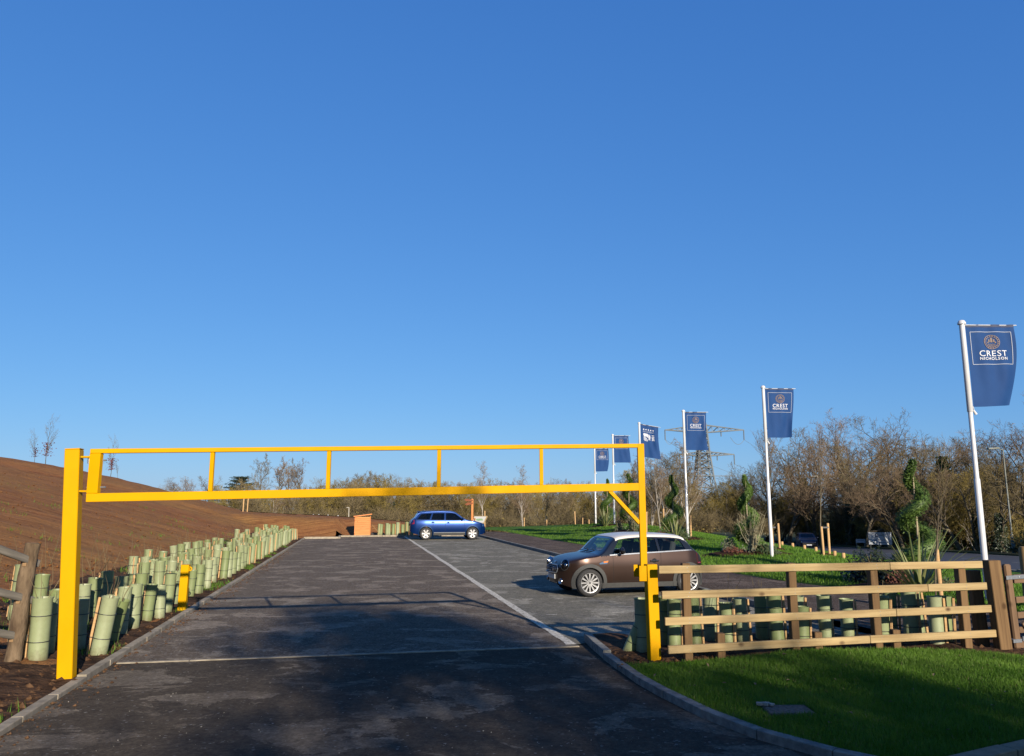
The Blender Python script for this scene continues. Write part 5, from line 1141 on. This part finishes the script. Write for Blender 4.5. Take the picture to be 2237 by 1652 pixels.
# ---------------------------------------------------------------- cars
M_rub = mk('tyre_rubber', (.022, .022, .023), (.04, .038, .036), 20, rough=.85); M_alloy = mk('alloy_wheel', (.5, .5, .5), (.42, .42, .42), 8, rough=.4, metal=.6); M_chrome = mk('chrome', (.75, .76, .78), rough=.12, metal=1.)
M_clad = mk('grey_cladding', (.045, .046, .044), (.06, .06, .056), 10, rough=.75); M_gap = mk('panel_gap', (.008, .008, .008), rough=.9); M_gblack = mk('gloss_black', (.012, .012, .014), rough=.12, coat=.5); M_cabin = mk('cabin_trim', (.03, .03, .032), rough=.9); M_seat = mk('seat_cloth', (.05, .05, .052), rough=.95)
M_red = mk('tail_lens', (.35, .012, .01), rough=.15, coat=.5); M_amb = mk('amber_lens', (.75, .22, .01), rough=.2, coat=.5)
def mat_glass(name, tint, a_):
    m, t, p, out = nodes(name); p.inputs['Base Color'].default_value = (.01, .012, .012, 1); p.inputs['Roughness'].default_value = .03
    tr = N(t, 'ShaderNodeBsdfTransparent'); tr.inputs[0].default_value = (*tint, 1); gl = N(t, 'ShaderNodeBsdfGlossy'); gl.inputs['Roughness'].default_value = .02
    fr = N(t, 'ShaderNodeFresnel'); fr.inputs[0].default_value = 1.5; mx = N(t, 'ShaderNodeMixShader'); t.links.new(fr.outputs[0], mx.inputs[0]); t.links.new(tr.outputs[0], mx.inputs[1]); t.links.new(gl.outputs[0], mx.inputs[2]); t.links.new(mx.outputs[0], out.inputs[0]); return m
M_glass = mat_glass('car_glass', (.78, .84, .82), .5); M_tint = mat_glass('tinted_glass', (.18, .2, .21), .2); M_lens = mat_glass('lamp_glass', (.85, .88, .9), .5)
def paint(name, c, c2, rough=.28, metal=.45, coat=.3):
    m = mk(name, c, c2, 2, rough=rough, metal=metal, coat=coat, spec=.25); return m
def boolean(me, cuts):
    o = bpy.data.objects.new('tmp', me); COL.objects.link(o); tmp = [o]
    for c in cuts:
        co = bpy.data.objects.new('cut', c); COL.objects.link(co); tmp.append(co); md = o.modifiers.new('b', 'BOOLEAN'); md.object = co; md.operation = 'DIFFERENCE'; md.solver = 'EXACT'
    dg = bpy.context.evaluated_depsgraph_get(); dg.update(); r = bpy.data.meshes.new_from_object(o.evaluated_get(dg))
    for q in tmp: bpy.data.objects.remove(q)
    return r
class Car:
    def __init__(s, **k): s.__dict__.update(k)
    def W(s, x): return sinterp(s.wtab, x)
    def top(s, x): return sinterp(s.ttab, x)
    def bot(s, x): return sinterp(s.btab, x)
    def belt(s, x): return interp(s.belttab, x)
    def prof(s, z): return sinterp(s.ptab, z)
    def sec(s, x, inset=0.):               # half section: list of (y,z) from sill to roof centre
        zt, zb = s.top(x)-inset, s.bot(x)+inset*2; cr = min(s.cr, (zt-zb)*.45); zc = zt-cr; w_ = s.W(x)-inset
        sp_ = min(s.belt(x), zb+.85*(zc-zb)); pts = []
        for i in range(9): z = lerp(zb, sp_, i/8); pts.append((w_*s.prof(z), z))
        for i in range(1, 7): z = lerp(sp_, zc, i/6); pts.append((w_*s.prof(z), z))
        yc = w_*s.prof(zc); e = 2/s.sup
        for i in range(1, 11): u = i/10*math.pi/2; pts.append((yc*max(0, math.cos(u))**e, zc+cr*math.sin(u)**e))
        pts[-1] = (0., zt); return pts
    def side(s, x, z):                     # half width at height z
        pts = s.sec(x)
        if z <= pts[0][1]: return pts[0][0]
        for (y0, z0), (y1, z1) in zip(pts, pts[1:]):
            if z <= z1 and z1 > z0: return lerp(y0, y1, (z-z0)/(z1-z0))
        return 0.
    def shell(s, xs_, inset=0.):
        mb = MB(); rings = []
        for x in xs_:
            h = s.sec(x, inset); ring = [V((x, -y, z)) for y, z in h[:-1]]+[V((x, y, z)) for y, z in h[::-1]]; rings.append(ring)
        n = len(rings[0]); 
        for r_ in rings: mb.v += [tuple(q) for q in r_]
        for i in range(len(rings)-1):
            for k_ in range(n): k2 = (k_+1) % n; mb.f.append((i*n+k_, i*n+k2, (i+1)*n+k2, (i+1)*n+k_)); mb.m.append(0)
        mb.f.append(tuple(range(n))); mb.f.append(tuple((len(rings)-1)*n+k_ for k_ in range(n-1, -1, -1))); mb.m += [0, 0]
        return mb
    def strip(s, mb, line, off, sgn, w_=None):   # line: list of ((x,z),(x,z)) pairs laid on the side skin
        mb.grid([[V((x, sgn*(s.side(x, z)+o_), z)) for (x, z), o_ in zip(row, off)] for row in line]); return mb
def poly_fill(c, mb, poly, off, sgn, nx=14, nz=6):   # polygon with two long edges (lower, upper lists sampled)
    lo, hi = poly
    mb.grid([[V((x, sgn*(c.side(x, z)+off), z)) for j in range(nz+1) for x, z in [(lerp(l_[0], h_[0], j/nz), lerp(l_[1], h_[1], j/nz))]] for i in range(nx+1) for l_, h_ in [(plerp(lo, i/nx), plerp(hi, i/nx))]]); return mb
def plerp(pts, f):
    k_ = f*(len(pts)-1); i = min(len(pts)-2, int(k_)); q = k_-i; return (lerp(pts[i][0], pts[i+1][0], q), lerp(pts[i][1], pts[i+1][1], q))
def wheel(parent, x, y, r, w_, spokes, style):
    sg = 1 if y > 0 else -1; o = empty('wheel', (x, y, r)); o.parent = parent; M = Matrix.Rotation(-sg*math.pi/2, 4, 'X'); ri = r*(.72 if style == 'mini' else .68)
    mb = MB(); mb.lathe([(ri, -w_/2), (r*.9, -w_/2), (r*.985, -w_*.36), (r, -w_*.2), (r, w_*.2), (r*.985, w_*.36), (r*.92, w_/2), (r*.80, w_*.52), (ri*1.01, w_*.47), (ri, w_*.3), (ri, -w_/2)], 40, M); t_ = mb.mesh('tyre', M_rub, smooth=True); t_.set_sharp_from_angle(angle=rad(50)); link('tyre', t_, o)
    mb = MB(); mb.lathe([(ri*.86, -w_*.3), (ri*.88, w_*.30), (ri*.93, w_*.43), (ri*1.0, w_*.45), (ri*1.005, w_*.40), (ri*1.0, -w_*.4)], 40, M); mb.lathe([(0, w_*.40), (ri*.15, w_*.40), (ri*.19, w_*.34), (ri*.20, w_*.1)], 20, M)
    for k_ in range(spokes):
        a_ = k_*2*math.pi/spokes; rot = M @ Matrix.Rotation(a_, 4, 'Z'); w0, w1 = (.05, .085) if style == 'mini' else (.13, .21)
        q = [V((ri*.14, -ri*w0, w_*.37)), V((ri*.14, ri*w0, w_*.37)), V((ri*.92, ri*w1, w_*.40)), V((ri*.92, -ri*w1, w_*.40))]; q2 = [p-V((0, 0, w_*.16)) for p in q]
        mb.add([rot @ p for p in q+q2], [(0, 1, 2, 3), (0, 4, 5, 1), (2, 6, 7, 3), (1, 5, 6, 2), (3, 7, 4, 0)])
    rm = mb.mesh('rim', M_alloy, smooth=True); rm.set_sharp_from_angle(angle=rad(35)); link('rim', rm, o)
    mb = MB(); mb.lathe([(0, w_*.02), (ri*.86, w_*.02), (ri*.86, -w_*.3), (0, -w_*.3)], 24, M); link('brake_disc', mb.mesh('brake_disc', mk('dark_brake', (.03, .028, .026), rough=.7)), o)
    mb = MB(); mb.lathe([(0, w_*.42), (ri*.09, w_*.42), (ri*.10, w_*.39)], 14, M); link('hub_cap', mb.mesh('hub_cap', M_gblack), o)
def surf_x(c, y, z, x0, x1):               # where the end surface (screen, tailgate) crosses (y,z)
    inside = lambda x: c.side(x, z) >= abs(y) and c.top(x) >= z
    a_, b_ = x0, x1                        # a_ inside, b_ outside
    for _ in range(26):
        m_ = (a_+b_)/2
        if inside(m_): a_ = m_
        else: b_ = m_
    return a_
def make_car(c, name, label, loc, rotz):
    car = empty(name, (0, 0, 0), label, 'car'); n = 78
    xs_ = sorted(set([c.x0+(c.x1-c.x0)*i/n for i in range(n+1)]+list(c.extra)))
    me = c.shell(xs_).mesh('body', [c.paint, c.pillar, M_cabin], fix=True)
    ins = c.shell([lerp(c.in0, c.in1, i/22) for i in range(23)], .065).mesh('cut', M_cabin, fix=True)
    for v in ins.vertices: v.co.z = max(v.co.z, c.floor)
    cuts = [ins]
    for ax_ in (c.fax, c.rax):
        mb = MB(); m_ = 30; poly = [(ax_+math.cos(i*2*math.pi/m_)*c.arch, c.wr+.01+math.sin(i*2*math.pi/m_)*c.arch) for i in range(m_)]
        for sg in (-1, 1):
            mb = MB(); mb.prism(poly, sg*(c.hw-.30), sg*(c.hw+.3)); cuts.append(mb.mesh('cut', M_cabin, fix=True))
    for lo, hi in c.windows:
        mb = MB(); mb.prism(lo+hi[::-1], -1.4, 1.4); cuts.append(mb.mesh('cut', c.pillar, fix=True))
    for (y_, z0, z1, xa, xb) in c.screens:
        mb = MB(); mb.prism([(-y_, z0), (y_, z0), (y_*.86, z1), (-y_*.86, z1)], xa, xb, 'x'); cuts.append(mb.mesh('cut', c.pillar, fix=True))
    body = boolean(me, cuts); cen = [0, 0, 0]
    for p in body.polygons:
        x, y, z = p.center; nd = p.normal
        inside = abs(y) < c.side(x, min(z, c.top(x)-.001))-.03 and z < c.top(x)-.03 and c.in0 < x < c.in1
        if inside: p.material_index = 2
        elif z > c.belt(x)+.004 and x < c.cowl: p.material_index = 1 if c.blackpillar else 0
        else: p.material_index = 0
        p.use_smooth = True
        if abs(x-c.fax) < c.arch*1.02 and z < c.wr+c.arch+.05 and abs(y) < c.side(x, z)-.02: p.material_index = 2
        if abs(x-c.rax) < c.arch*1.02 and z < c.wr+c.arch+.05 and abs(y) < c.side(x, z)-.02: p.material_index = 2
    body.set_sharp_from_angle(angle=rad(32)); body.name = 'body'; bo = link('body', body, car)
    # roof skin
    rx0, rx1 = c.roofx; rows = []
    for i in range(25):
        x = lerp(rx0, rx1, i/24); pts = c.sec(x)[c.roofk:]; row = [V((x, -(y+.006 if y > .01 else 0), z+.007)) for y, z in pts]+[V((x, y+.006, z+.007)) for y, z in pts[:-1][::-1]]; rows.append(row)
    mb = MB(); mb.grid(rows); rf_ = mb.build('roof', c.roofmat, car, ang=40)
    # glass
    for lo, hi in c.windows:
        for sg in (-1, 1): mb = MB(); poly_fill(c, mb, (lo, hi), -.012, sg); mb.build('window', c.glass, car, smooth=True)
    for i, (y_, z0, z1, xa, xb) in enumerate(c.screens):
        mb = MB(); rows = []
        for j in range(9):
            z = lerp(z0-.01, z1+.01, j/8); ww = lerp(y_, y_*.86, j/8)+.01; rows.append([V((surf_x(c, y, z, 0.0 if i == 0 else -.9, xb if i == 0 else xa)+(-.008 if i == 0 else .008), y, z)) for y in [ww*(-1+2*k_/14) for k_ in range(15)]])
        mb.grid(rows); mb.build('windscreen' if i == 0 else 'rear_window', c.glass, car, smooth=True)
    for sg in (-1, 1):
        for nm, mat, lines, off in c.trims:
            for ln in lines: mb = MB(); c.strip(mb, ln, off, sg); mb.build(nm, mat, car, smooth=True)
        for ax_ in (c.fax, c.rax):
            mb = MB(); rows = []
            for i in range(25):
                a_ = rad(c.cla0+(c.cla1-c.cla0)*i/24); r0, r1 = c.arch-.006, c.arch+c.cladw
                pt = lambda r_: (ax_+math.cos(a_)*r_, max(c.bot(ax_)+.0, c.wr+.01+math.sin(a_)*r_))
                q0, q1 = pt(r0), pt(r1); y0, y1 = c.side(*q0), c.side(*q1)
                rows.append([V((q0[0], sg*(y0-.05), q0[1])), V((q0[0], sg*(y0+c.cladoff), q0[1])), V((q1[0], sg*(y1+c.cladoff), q1[1])), V((q1[0], sg*(y1-.004), q1[1]))])
            mb.grid(rows); mb.build('wheel_arch', c.cladmat, car, ang=50)
        # mirror
        mx, mz = c.mirror; y = c.side(mx, mz); mb = MB(); 
        mb.lathe([(math.sin(i*math.pi/10)*.085, -math.cos(i*math.pi/10)*.12) for i in range(11)], 14, Matrix.Translation((mx, sg*(y+.14), mz+.06)) @ Matrix.Rotation(math.pi/2, 4, 'X') @ Matrix.Diagonal((.75, 1, 1, 1))); mi = mb.build('door_mirror', c.mirmat, car, smooth=True)
        mb = MB(); mb.bar((mx, sg*(y-.01), mz-.02), (mx, sg*(y+.12), mz+.02), .05, .03); mb.build('mirror_arm', M_gblack, mi)
        for hx_, hz_ in c.handles:
            y = c.side(hx_, hz_); mb = MB(); mb.cbox((.21, .02, .032), Matrix.Translation((hx_, sg*(y+.03), hz_)), .009); hd = mb.build('door_handle', c.handmat, car)
            mb = MB(); mb.lathe([(0, .0), (.055, .002)], 14, Matrix.Translation((hx_, sg*(y+.004), hz_)) @ Matrix.Rotation(-sg*math.pi/2, 4, 'X')); mb.build('handle_cup', M_gap, hd)
        for xa in (c.fax, c.rax): wheel(car, xa, sg*(c.hw-c.ww/2-.0+c.wout), c.wr, c.ww, c.spokes, c.style)
    # seats
    for x_, back in c.seats:
        for y_ in (-.36, .36):
            mb = MB(); mb.cbox((.5, .46, .16), Matrix.Translation((x_, y_, c.floor+.14)), .05); mb.cbox((.14, .46, .62), Matrix.Translation((x_-.27, y_, c.floor+.48)) @ Matrix.Rotation(-.2, 4, 'Y'), .05); mb.cbox((.09, .24, .17), Matrix.Translation((x_-.38, y_, c.floor+.88)) @ Matrix.Rotation(-.2, 4, 'Y'), .04); mb.build('seat', M_seat, car)
    mb = MB(); mb.cbox((.30, 1.25, .22), Matrix.Translation((c.dash, 0, c.belt(c.dash)-.12)), .08); mb.build('dashboard', M_cabin, car)
    mb = MB(); mb.lathe([(.17+.014*math.cos(i*.785), .014*math.sin(i*.785)) for i in range(9)], 24, Matrix.Translation((c.dash-.27, c.steer, c.belt(c.dash)-.03)) @ Matrix.Rotation(rad(-66), 4, 'Y')); mb.build('steering_wheel', M_black, car, smooth=True)
    mb = MB(); mb.cbox((.03, .2, .06), Matrix.Translation((c.dash-.12, 0, c.top(c.dash-.15)-.16)), .01); mb.build('rear_view_mirror', M_black, car)
    c.detail(c, car); car.location = loc; car.rotation_euler = (0, 0, rotz); return car

def disc(mb, c, nrm, rs, n=22):            # lathe about nrm at c
    return mb.lathe(rs, n, Matrix.Translation(c) @ V(nrm).to_track_quat('Z', 'Y').to_matrix().to_4x4())
def mini_detail(c, car):
    for sg in (-1, 1):
        xh = surf_x(c, .58, .70, .9, 1.9); e_ = .03; nr = V((1, -(surf_x(c, .58+e_, .70, .9, 1.9)-surf_x(c, .58-e_, .70, .9, 1.9))/(2*e_)*sg, -(surf_x(c, .58, .73, .9, 1.9)-surf_x(c, .58, .67, .9, 1.9))/.06)).normalized(); p = V((xh, sg*.58, .70))
        mb = MB(); disc(mb, p+nr*-.05, nr, [(.0, -.02), (.112, -.02), (.122, .05), (.130, .062), (.120, .070), (.112, .05)]); hl = mb.build('headlight', M_chrome, car, ang=40)
        mb = MB(); disc(mb, p+nr*-.03, nr, [(0, .0), (.05, .0), (.06, .03), (.0, .04)]); mb.build('bulb_housing', M_chrome, hl, smooth=True)
        mb = MB(); disc(mb, p+nr*-.05, nr, [(.118, .068), (.09, .10), (.05, .118), (0, .124)]); mb.build('lens', M_lens, hl, smooth=True)
        q = V((surf_x(c, .47, .34, .9, 1.9), sg*.47, .33)); nq = V((.9, sg*.35, 0)).normalized(); mb = MB(); disc(mb, q, nq, [(0, 0), (.05, 0), (.068, .03), (.06, .045), (.045, .03), (0, .02)]); mb.build('fog_lamp', M_chrome, car, ang=40)
        q = V((surf_x(c, .24, .585, .9, 1.9)+.02, sg*.24, .585)); mb = MB(); disc(mb, q, V((1, 0, .05)), [(0, .05), (.05, .05), (.062, .035), (.066, -.03), (0, -.04)]); al = mb.build('spot_lamp', M_gblack, car, ang=40)
        mb = MB(); disc(mb, q+V((.051, 0, 0)), V((1, 0, .05)), [(0, .0), (.045, 0), (.048, -.004)]); mb.build('lamp_lens', M_chrome, al)
        # side repeater in chrome scuttle
        mb = MB(); c.strip(mb, [((.95, .715), (.95, .74)), ((.86, .72), (.84, .78)), ((.76, .725), (.735, .805))], (.012, .012), sg); sc_ = mb.build('side_scuttle', M_chrome, car, smooth=True)
        mb = MB(); c.strip(mb, [((.85, .745), (.85, .78)), ((.745, .755), (.73, .795))], (.018, .018), sg); mb.build('side_repeater', M_amb, sc_)
        mb = MB(); c.strip(mb, [((-1.55, .70), (-1.535, .93)), ((-1.63, .70), (-1.61, .92)), ((-1.685, .71), (-1.66, .89))], (.008, .008), sg); mb.build('tail_light', M_red, car, smooth=True)
    # grille
    h = [(-.37, .60), (-.31, .675), (.31, .675), (.37, .60), (.31, .515), (-.31, .515)]; sx = lambda y, z, o_=.0: surf_x(c, y, z, .9, 1.9)+o_
    mb = MB(); mb.grid([[V((sx(y, z, .006), y, z)) for y in [lerp(-w_, w_, k_/12) for k_ in range(13)]] for z, w_ in ((.515, .31), (.56, .345), (.60, .37), (.64, .34), (.675, .31))]); gr = mb.build('grille', M_gap, car, smooth=True)
    rim = []
    for (a0, b0), (a1, b1) in zip(h, h[1:]+h[:1]): rim += [V((sx(lerp(a0, a1, f), lerp(b0, b1, f), .012), lerp(a0, a1, f), lerp(b0, b1, f))) for f in (0, .25, .5, .75)]
    mb = MB(); mb.tube(rim+rim[:2], .014, 8, False); mb.build('grille_frame', M_galv, gr, smooth=True)
    for z, w_ in ((.555, .33), (.595, .355), (.635, .335)): mb = MB(); mb.tube([V((sx(y, z, .012), y, z)) for y in [lerp(-w_, w_, k_/10) for k_ in range(11)]], .007, 6); mb.build('grille_bar', M_galv, gr, smooth=True)
    mb = MB(); mb.cbox((.016, .50, .11), Matrix.Translation((1.828, 0, .42)), .004); mb.build('number_plate', mk('plate_white', (.72, .72, .70), rough=.5), car)
    mb = MB(); mb.cbox((.10, .66, .10), Matrix.Translation((1.74, 0, .30)), .04); lo = mb.build('lower_intake', M_gap, car); mb = MB(); mb.cbox((.02, .6, .018), Matrix.Translation((1.797, 0, .285)), .006); mb.build('intake_trim', M_chrome, lo)
    mb = MB(); disc(mb, V((1.735, 0, .745)), V((.75, 0, .65)), [(0, .012), (.03, .01), (.034, 0)]); mb.build('bonnet_badge', M_chrome, car)
    mb = MB(); mb.tube([V((-.95, 0, 1.37)), V((-1.05, 0, 1.49))], [.006, .003], 6); mb.build('aerial', M_black, car)
    for sg, x in ((-1, .95), (-.2, .97)): mb = MB(); mb.tube([V((.93, .52*sg, .965)), V((.84, .52*sg+.30, 1.02))], .009, 6); mb.build('wiper', M_black, car)
    mb = MB(); mb.prism([(1.35, .895), (1.0, .955), (1.0, .985), (1.3, .925)], -.16, .16); mb.build('bonnet_scoop', c.paint, car, fix=True) if False else None
    # rear number plate, bumper insert
    mb = MB(); mb.cbox((.06, 1.1, .22), Matrix.Translation((-1.74, 0, .42)), .03); mb.build('rear_bumper', M_clad, car)
nx = lambda x: 1.3+(x-1.3)*.90 if x > 1.3 else x
mini = Car(x0=-1.74, x1=nx(1.87), extra=(-1.735, -1.725, nx(1.865), nx(1.855), nx(1.84)), paint=paint('brown_metallic', (.068, .040, .030), (.062, .037, .028), .30, .6, .25), pillar=M_gblack, glass=M_glass, roofmat=mk('cream_roof', (.82, .77, .70), (.78, .73, .66), 2, rough=.3, coat=.15, spec=.3), blackpillar=True,
  wtab=[(-1.74, .50), (-1.725, .60), (-1.69, .70), (-1.56, .79), (-1.3, .835), (-.6, .835), (.3, .83), (1.18, .84)]+[(nx(a_), b_) for a_, b_ in ((1.45, .80), (1.60, .72), (1.72, .60), (1.80, .47), (1.85, .32), (1.87, .18))],
  ttab=[(-1.74, .62), (-1.72, .76), (-1.67, .90), (-1.58, .98), (-1.45, 1.08), (-1.23, 1.315), (-1.13, 1.352), (-.75, 1.385), (-.3, 1.395), (.1, 1.38), (.42, 1.342), (.55, 1.28), (.86, .985), (.97, .94), (1.2, .91)]+[(nx(a_), b_) for a_, b_ in ((1.5, .855), (1.68, .795), (1.78, .73), (1.84, .655), (1.87, .57))],
  btab=[(-1.74, .34), (-1.65, .26), (-1.3, .19), (1.2, .18), (1.55, .20), (nx(1.87), .30)], belttab=[(-1.8, 1.008), (.6, .903), (2, .86)],
  ptab=[(.15, .93), (.3, .975), (.5, 1.0), (.72, .995), (.88, .965), (.96, .945), (1.18, .87), (1.33, .80), (1.42, .77)], cr=.09, sup=3.2, cowl=.93,
  in0=-1.42, in1=.80, floor=.40, fax=1.18, rax=-1.287, arch=.335, wr=.308, hw=.835, ww=.195, wout=.005, cladw=.075, cladoff=.018, cla0=-28, cla1=208, cladmat=M_clad,
  windows=[([(-.54, .985), (-.1, .966), (.62, .934)], [(-.50, 1.27), (-.1, 1.276), (.41, 1.262)]), ([(-1.26, 1.018), (-.93, 1.004), (-.60, .99)], [(-1.13, 1.235), (-.93, 1.258), (-.56, 1.27)])],
  screens=[(.60, 1.0, 1.27, .3, 1.5), (.56, 1.05, 1.26, -1.9, -.9)], roofx=(-1.24, .50), roofk=14,
  trims=[('belt_trim', M_galv, [[((x, .906+(.6-x)*.0437), (x, .930+(.6-x)*.0437)) for x in [.68-2.16*i/24 for i in range(25)]]], (.010, .006)),
         ('door_gap', M_gap, [[((.60, z), (.608, z)) for z in [.33+.575*i/10 for i in range(11)]], [((-.60+.10*(1-i/10)**2, .33+.62*i/10), (-.592+.10*(1-i/10)**2, .33+.62*i/10)) for i in range(11)], [((x, .328), (x, .336)) for x in [.6-1.1*i/10 for i in range(11)]]], (.002, .002)),
         ('sill_cladding', M_clad, [[((x, .19), (x, .30)) for x in [.88-1.86*i/16 for i in range(17)]]], (.012, .014))],
  mirror=(.42, .955), handles=[(-.42, .775)], handmat=M_chrome, mirmat=M_gblack, spokes=12, style='mini', seats=[(.05, 0), (-.72, 0)], dash=.55, steer=-.36, detail=mini_detail)
ang = math.atan2(-AX[0], AX[1])            # cars stand square to the bays
mp = V((2.70, 19.06, .006)); make_car(mini, 'brown_hatchback', 'brown metallic small hatchback with cream roof parked in the bay behind the barrier', mp, math.pi+ang+rad(3.5))

def suv_detail(c, car):
    for sg in (-1, 1):
        mb = MB(); c.strip(mb, [((2.02, .76), (2.0, .87)), ((2.12, .76), (2.10, .86)), ((2.2, .76), (2.18, .84)), ((2.235, .77), (2.22, .82))], (.008, .008), sg); mb.build('headlight', M_chrome, car, smooth=True)
        mb = MB(); c.strip(mb, [((-2.10, .92), (-2.12, 1.16)), ((-2.2, .91), (-2.2, 1.13)), ((-2.28, .91), (-2.275, 1.08)), ((-2.33, .92), (-2.32, 1.02))], (.01, .01), sg); mb.build('tail_light', M_red, car, smooth=True)
        mb = MB(); mb.tube([V((x, sg*.60, c.top(x)+.015)) for x in (.15, .1, -.4, -.9, -1.45, -1.5)], [.012, .02, .02, .02, .02, .012], 8); mb.build('roof_rail', M_clad, car, smooth=True)
        mb = MB(); disc(mb, V((2.22, sg*.28, .80)), V((1, 0, .1)), [(0, 0), (.12, 0), (.14, -.02)]); mb.build('kidney_grille', M_chrome, car)
    mb = MB(); mb.cbox((.05, 1.45, .16), Matrix.Translation((2.235, 0, .42)), .03); mb.build('lower_intake', M_gap, car)
    mb = MB(); mb.cbox((.02, .52, .11), Matrix.Translation((2.275, 0, .55)), .004); mb.build('number_plate', M_white, car)
    mb = MB(); mb.cbox((.02, .52, .11), Matrix.Translation((-2.375, 0, .85)), .004); mb.build('number_plate', mk('plate_yellow', (.7, .55, .08), rough=.5), car)
    mb = MB(); mb.cbox((.16, 1.3, .04), Matrix.Translation((-1.80, 0, 1.625)), .015); mb.build('spoiler', c.paint, car)
    mb = MB(); mb.tube([V((-1.5, .0, 1.67)), V((-1.62, 0, 1.75))], [.02, .006], 6); mb.build('aerial', M_black, car)
suv = Car(x0=-2.36, x1=2.25, extra=(-2.355, -2.34, 2.245, 2.23, 2.21), paint=paint('blue_metallic', (.002, .034, .17), (.002, .030, .155), .26, .55), pillar=M_gblack, glass=M_tint, roofmat=None, blackpillar=False,
  wtab=[(-2.36, .62), (-2.34, .72), (-2.25, .83), (-2.0, .90), (-1.4, .93), (0, .925), (1.4, .93), (1.9, .88), (2.1, .78), (2.2, .68), (2.25, .55)],
  ttab=[(-2.36, .80), (-2.34, .93), (-2.28, 1.10), (-2.12, 1.24), (-1.88, 1.55), (-1.78, 1.615), (-1.3, 1.665), (-.5, 1.69), (.1, 1.665), (.38, 1.60), (.55, 1.50), (1.02, 1.18), (1.15, 1.14), (1.6, 1.07), (2.0, .965), (2.14, .89), (2.21, .79), (2.25, .66)],
  btab=[(-2.36, .52), (-2.1, .36), (-1.4, .26), (1.4, .26), (2.0, .30), (2.25, .42)], belttab=[(-2.4, 1.145), (1.1, 1.085), (3, 1.05)],
  ptab=[(.25, .93), (.4, .97), (.65, 1.0), (.9, .99), (1.1, .955), (1.3, .88), (1.55, .78), (1.75, .70)], cr=.085, sup=3.2, cowl=1.1,
  in0=-2.0, in1=1.0, floor=.55, fax=1.41, rax=-1.41, arch=.405, wr=.365, hw=.925, ww=.255, wout=.0, cladw=.06, cladoff=.014, cla0=-20, cla1=200, cladmat=paint('blue_arch', (.002, .034, .12), (.002, .034, .12), .35, .4),
  windows=[([(-.22, 1.145), (.2, 1.135), (.86, 1.12)], [(-.20, 1.53), (.1, 1.535), (.36, 1.50)]), ([(-1.10, 1.165), (-.7, 1.155), (-.32, 1.15)], [(-.98, 1.525), (-.7, 1.53), (-.30, 1.53)]), ([(-1.95, 1.20), (-1.6, 1.18), (-1.20, 1.17)], [(-1.70, 1.47), (-1.5, 1.495), (-1.06, 1.52)])],
  screens=[(.66, 1.20, 1.55, .2, 1.8), (.62, 1.26, 1.54, -2.6, -1.5)], roofx=(-1.80, .40), roofk=16,
  trims=[('window_trim', M_gblack, [[((x, 1.103+(.9-x)*.017), (x, 1.13+(.9-x)*.017)) for x in [.92-2.9*i/24 for i in range(25)]]], (.008, .008)),
         ('door_gap', M_gap, [[((x_, z), (x_+.01, z)) for z in [.46+.64*i/8 for i in range(9)] for x_ in [x0_]] for x0_ in (.92, -.26)]+[[((-1.0-.18*(1-i/8)**2*0, z), (-.99, z)) for i in range(9) for z in [.75+.36*i/8]]], (.002, .002)),
         ('sill_trim', M_galv, [[((x, .40), (x, .435)) for x in [.96-1.9*i/12 for i in range(13)]]], (.012, .012)),
         ('sill_cladding', M_clad, [[((x, .27), (x, .395)) for x in [.98-1.96*i/12 for i in range(13)]]], (.008, .008))],
  mirror=(.78, 1.13), handles=[(-.08, .985), (-1.0, 1.0)], handmat=M_gblack, mirmat=None, spokes=6, style='suv', seats=[(.1, 0), (-.85, 0)], dash=.78, steer=-.38, detail=suv_detail)
suv.roofmat = suv.paint; suv.mirmat = suv.paint
bpz = V((-3.95, 48.15, .006)); o = make_car(suv, 'blue_estate_car', 'metallic blue four wheel drive estate parked at the far end of the car park', bpz, ang); o.scale = (1, 1, 1.03)
# car passing on the public road
def far_detail(c, car):
    for sg in (-1, 1):
        mb = MB(); c.strip(mb, [((2.02, .70), (2.0, .80)), ((2.12, .70), (2.10, .80)), ((2.2, .70), (2.18, .78)), ((2.235, .71), (2.22, .76))], (.012, .012), sg); mb.build('headlight', M_chrome, car, smooth=True)
    mb = MB(); mb.cbox((.05, 1.3, .2), Matrix.Translation((2.24, 0, .55)), .03); mb.build('grille', M_gap, car); mb = MB(); mb.cbox((.02, .52, .11), Matrix.Translation((2.285, 0, .42)), .004); mb.build('number_plate', M_white, car)
far = Car(**suv.__dict__); far.paint = paint('navy_metallic', (.012, .018, .05), (.012, .018, .05)); far.roofmat = far.paint; far.mirmat = far.paint; far.cladmat = far.paint; far.detail = far_detail; far.glass = M_tint
X = at(1761, 1185, 80).x; o = make_car(far, 'dark_blue_car', 'dark blue car driving towards the viewer on the road at right', V((X, 80, sinterp(ZRD, 80)-.02)), rad(-104)); o.scale = (.95, .95, .88)

# common albedo level for the chosen exposure
AL = .545
for m in bpy.data.materials:
    t = m.node_tree
    for n in [n for n in t.nodes if n.type in ('BSDF_PRINCIPLED', 'BSDF_TRANSLUCENT')]:
        s_ = n.inputs[0]
        if s_.is_linked:
            src = s_.links[0].from_socket; mx = N(t, 'ShaderNodeMix', data_type='RGBA', blend_type='MULTIPLY'); mx.inputs[0].default_value = 1; mx.inputs[7].default_value = (AL, AL, AL, 1)
            t.links.new(src, mx.inputs[6]); t.links.new(mx.outputs[2], s_)
        else: c = s_.default_value; s_.default_value = (c[0]*AL, c[1]*AL, c[2]*AL, 1)
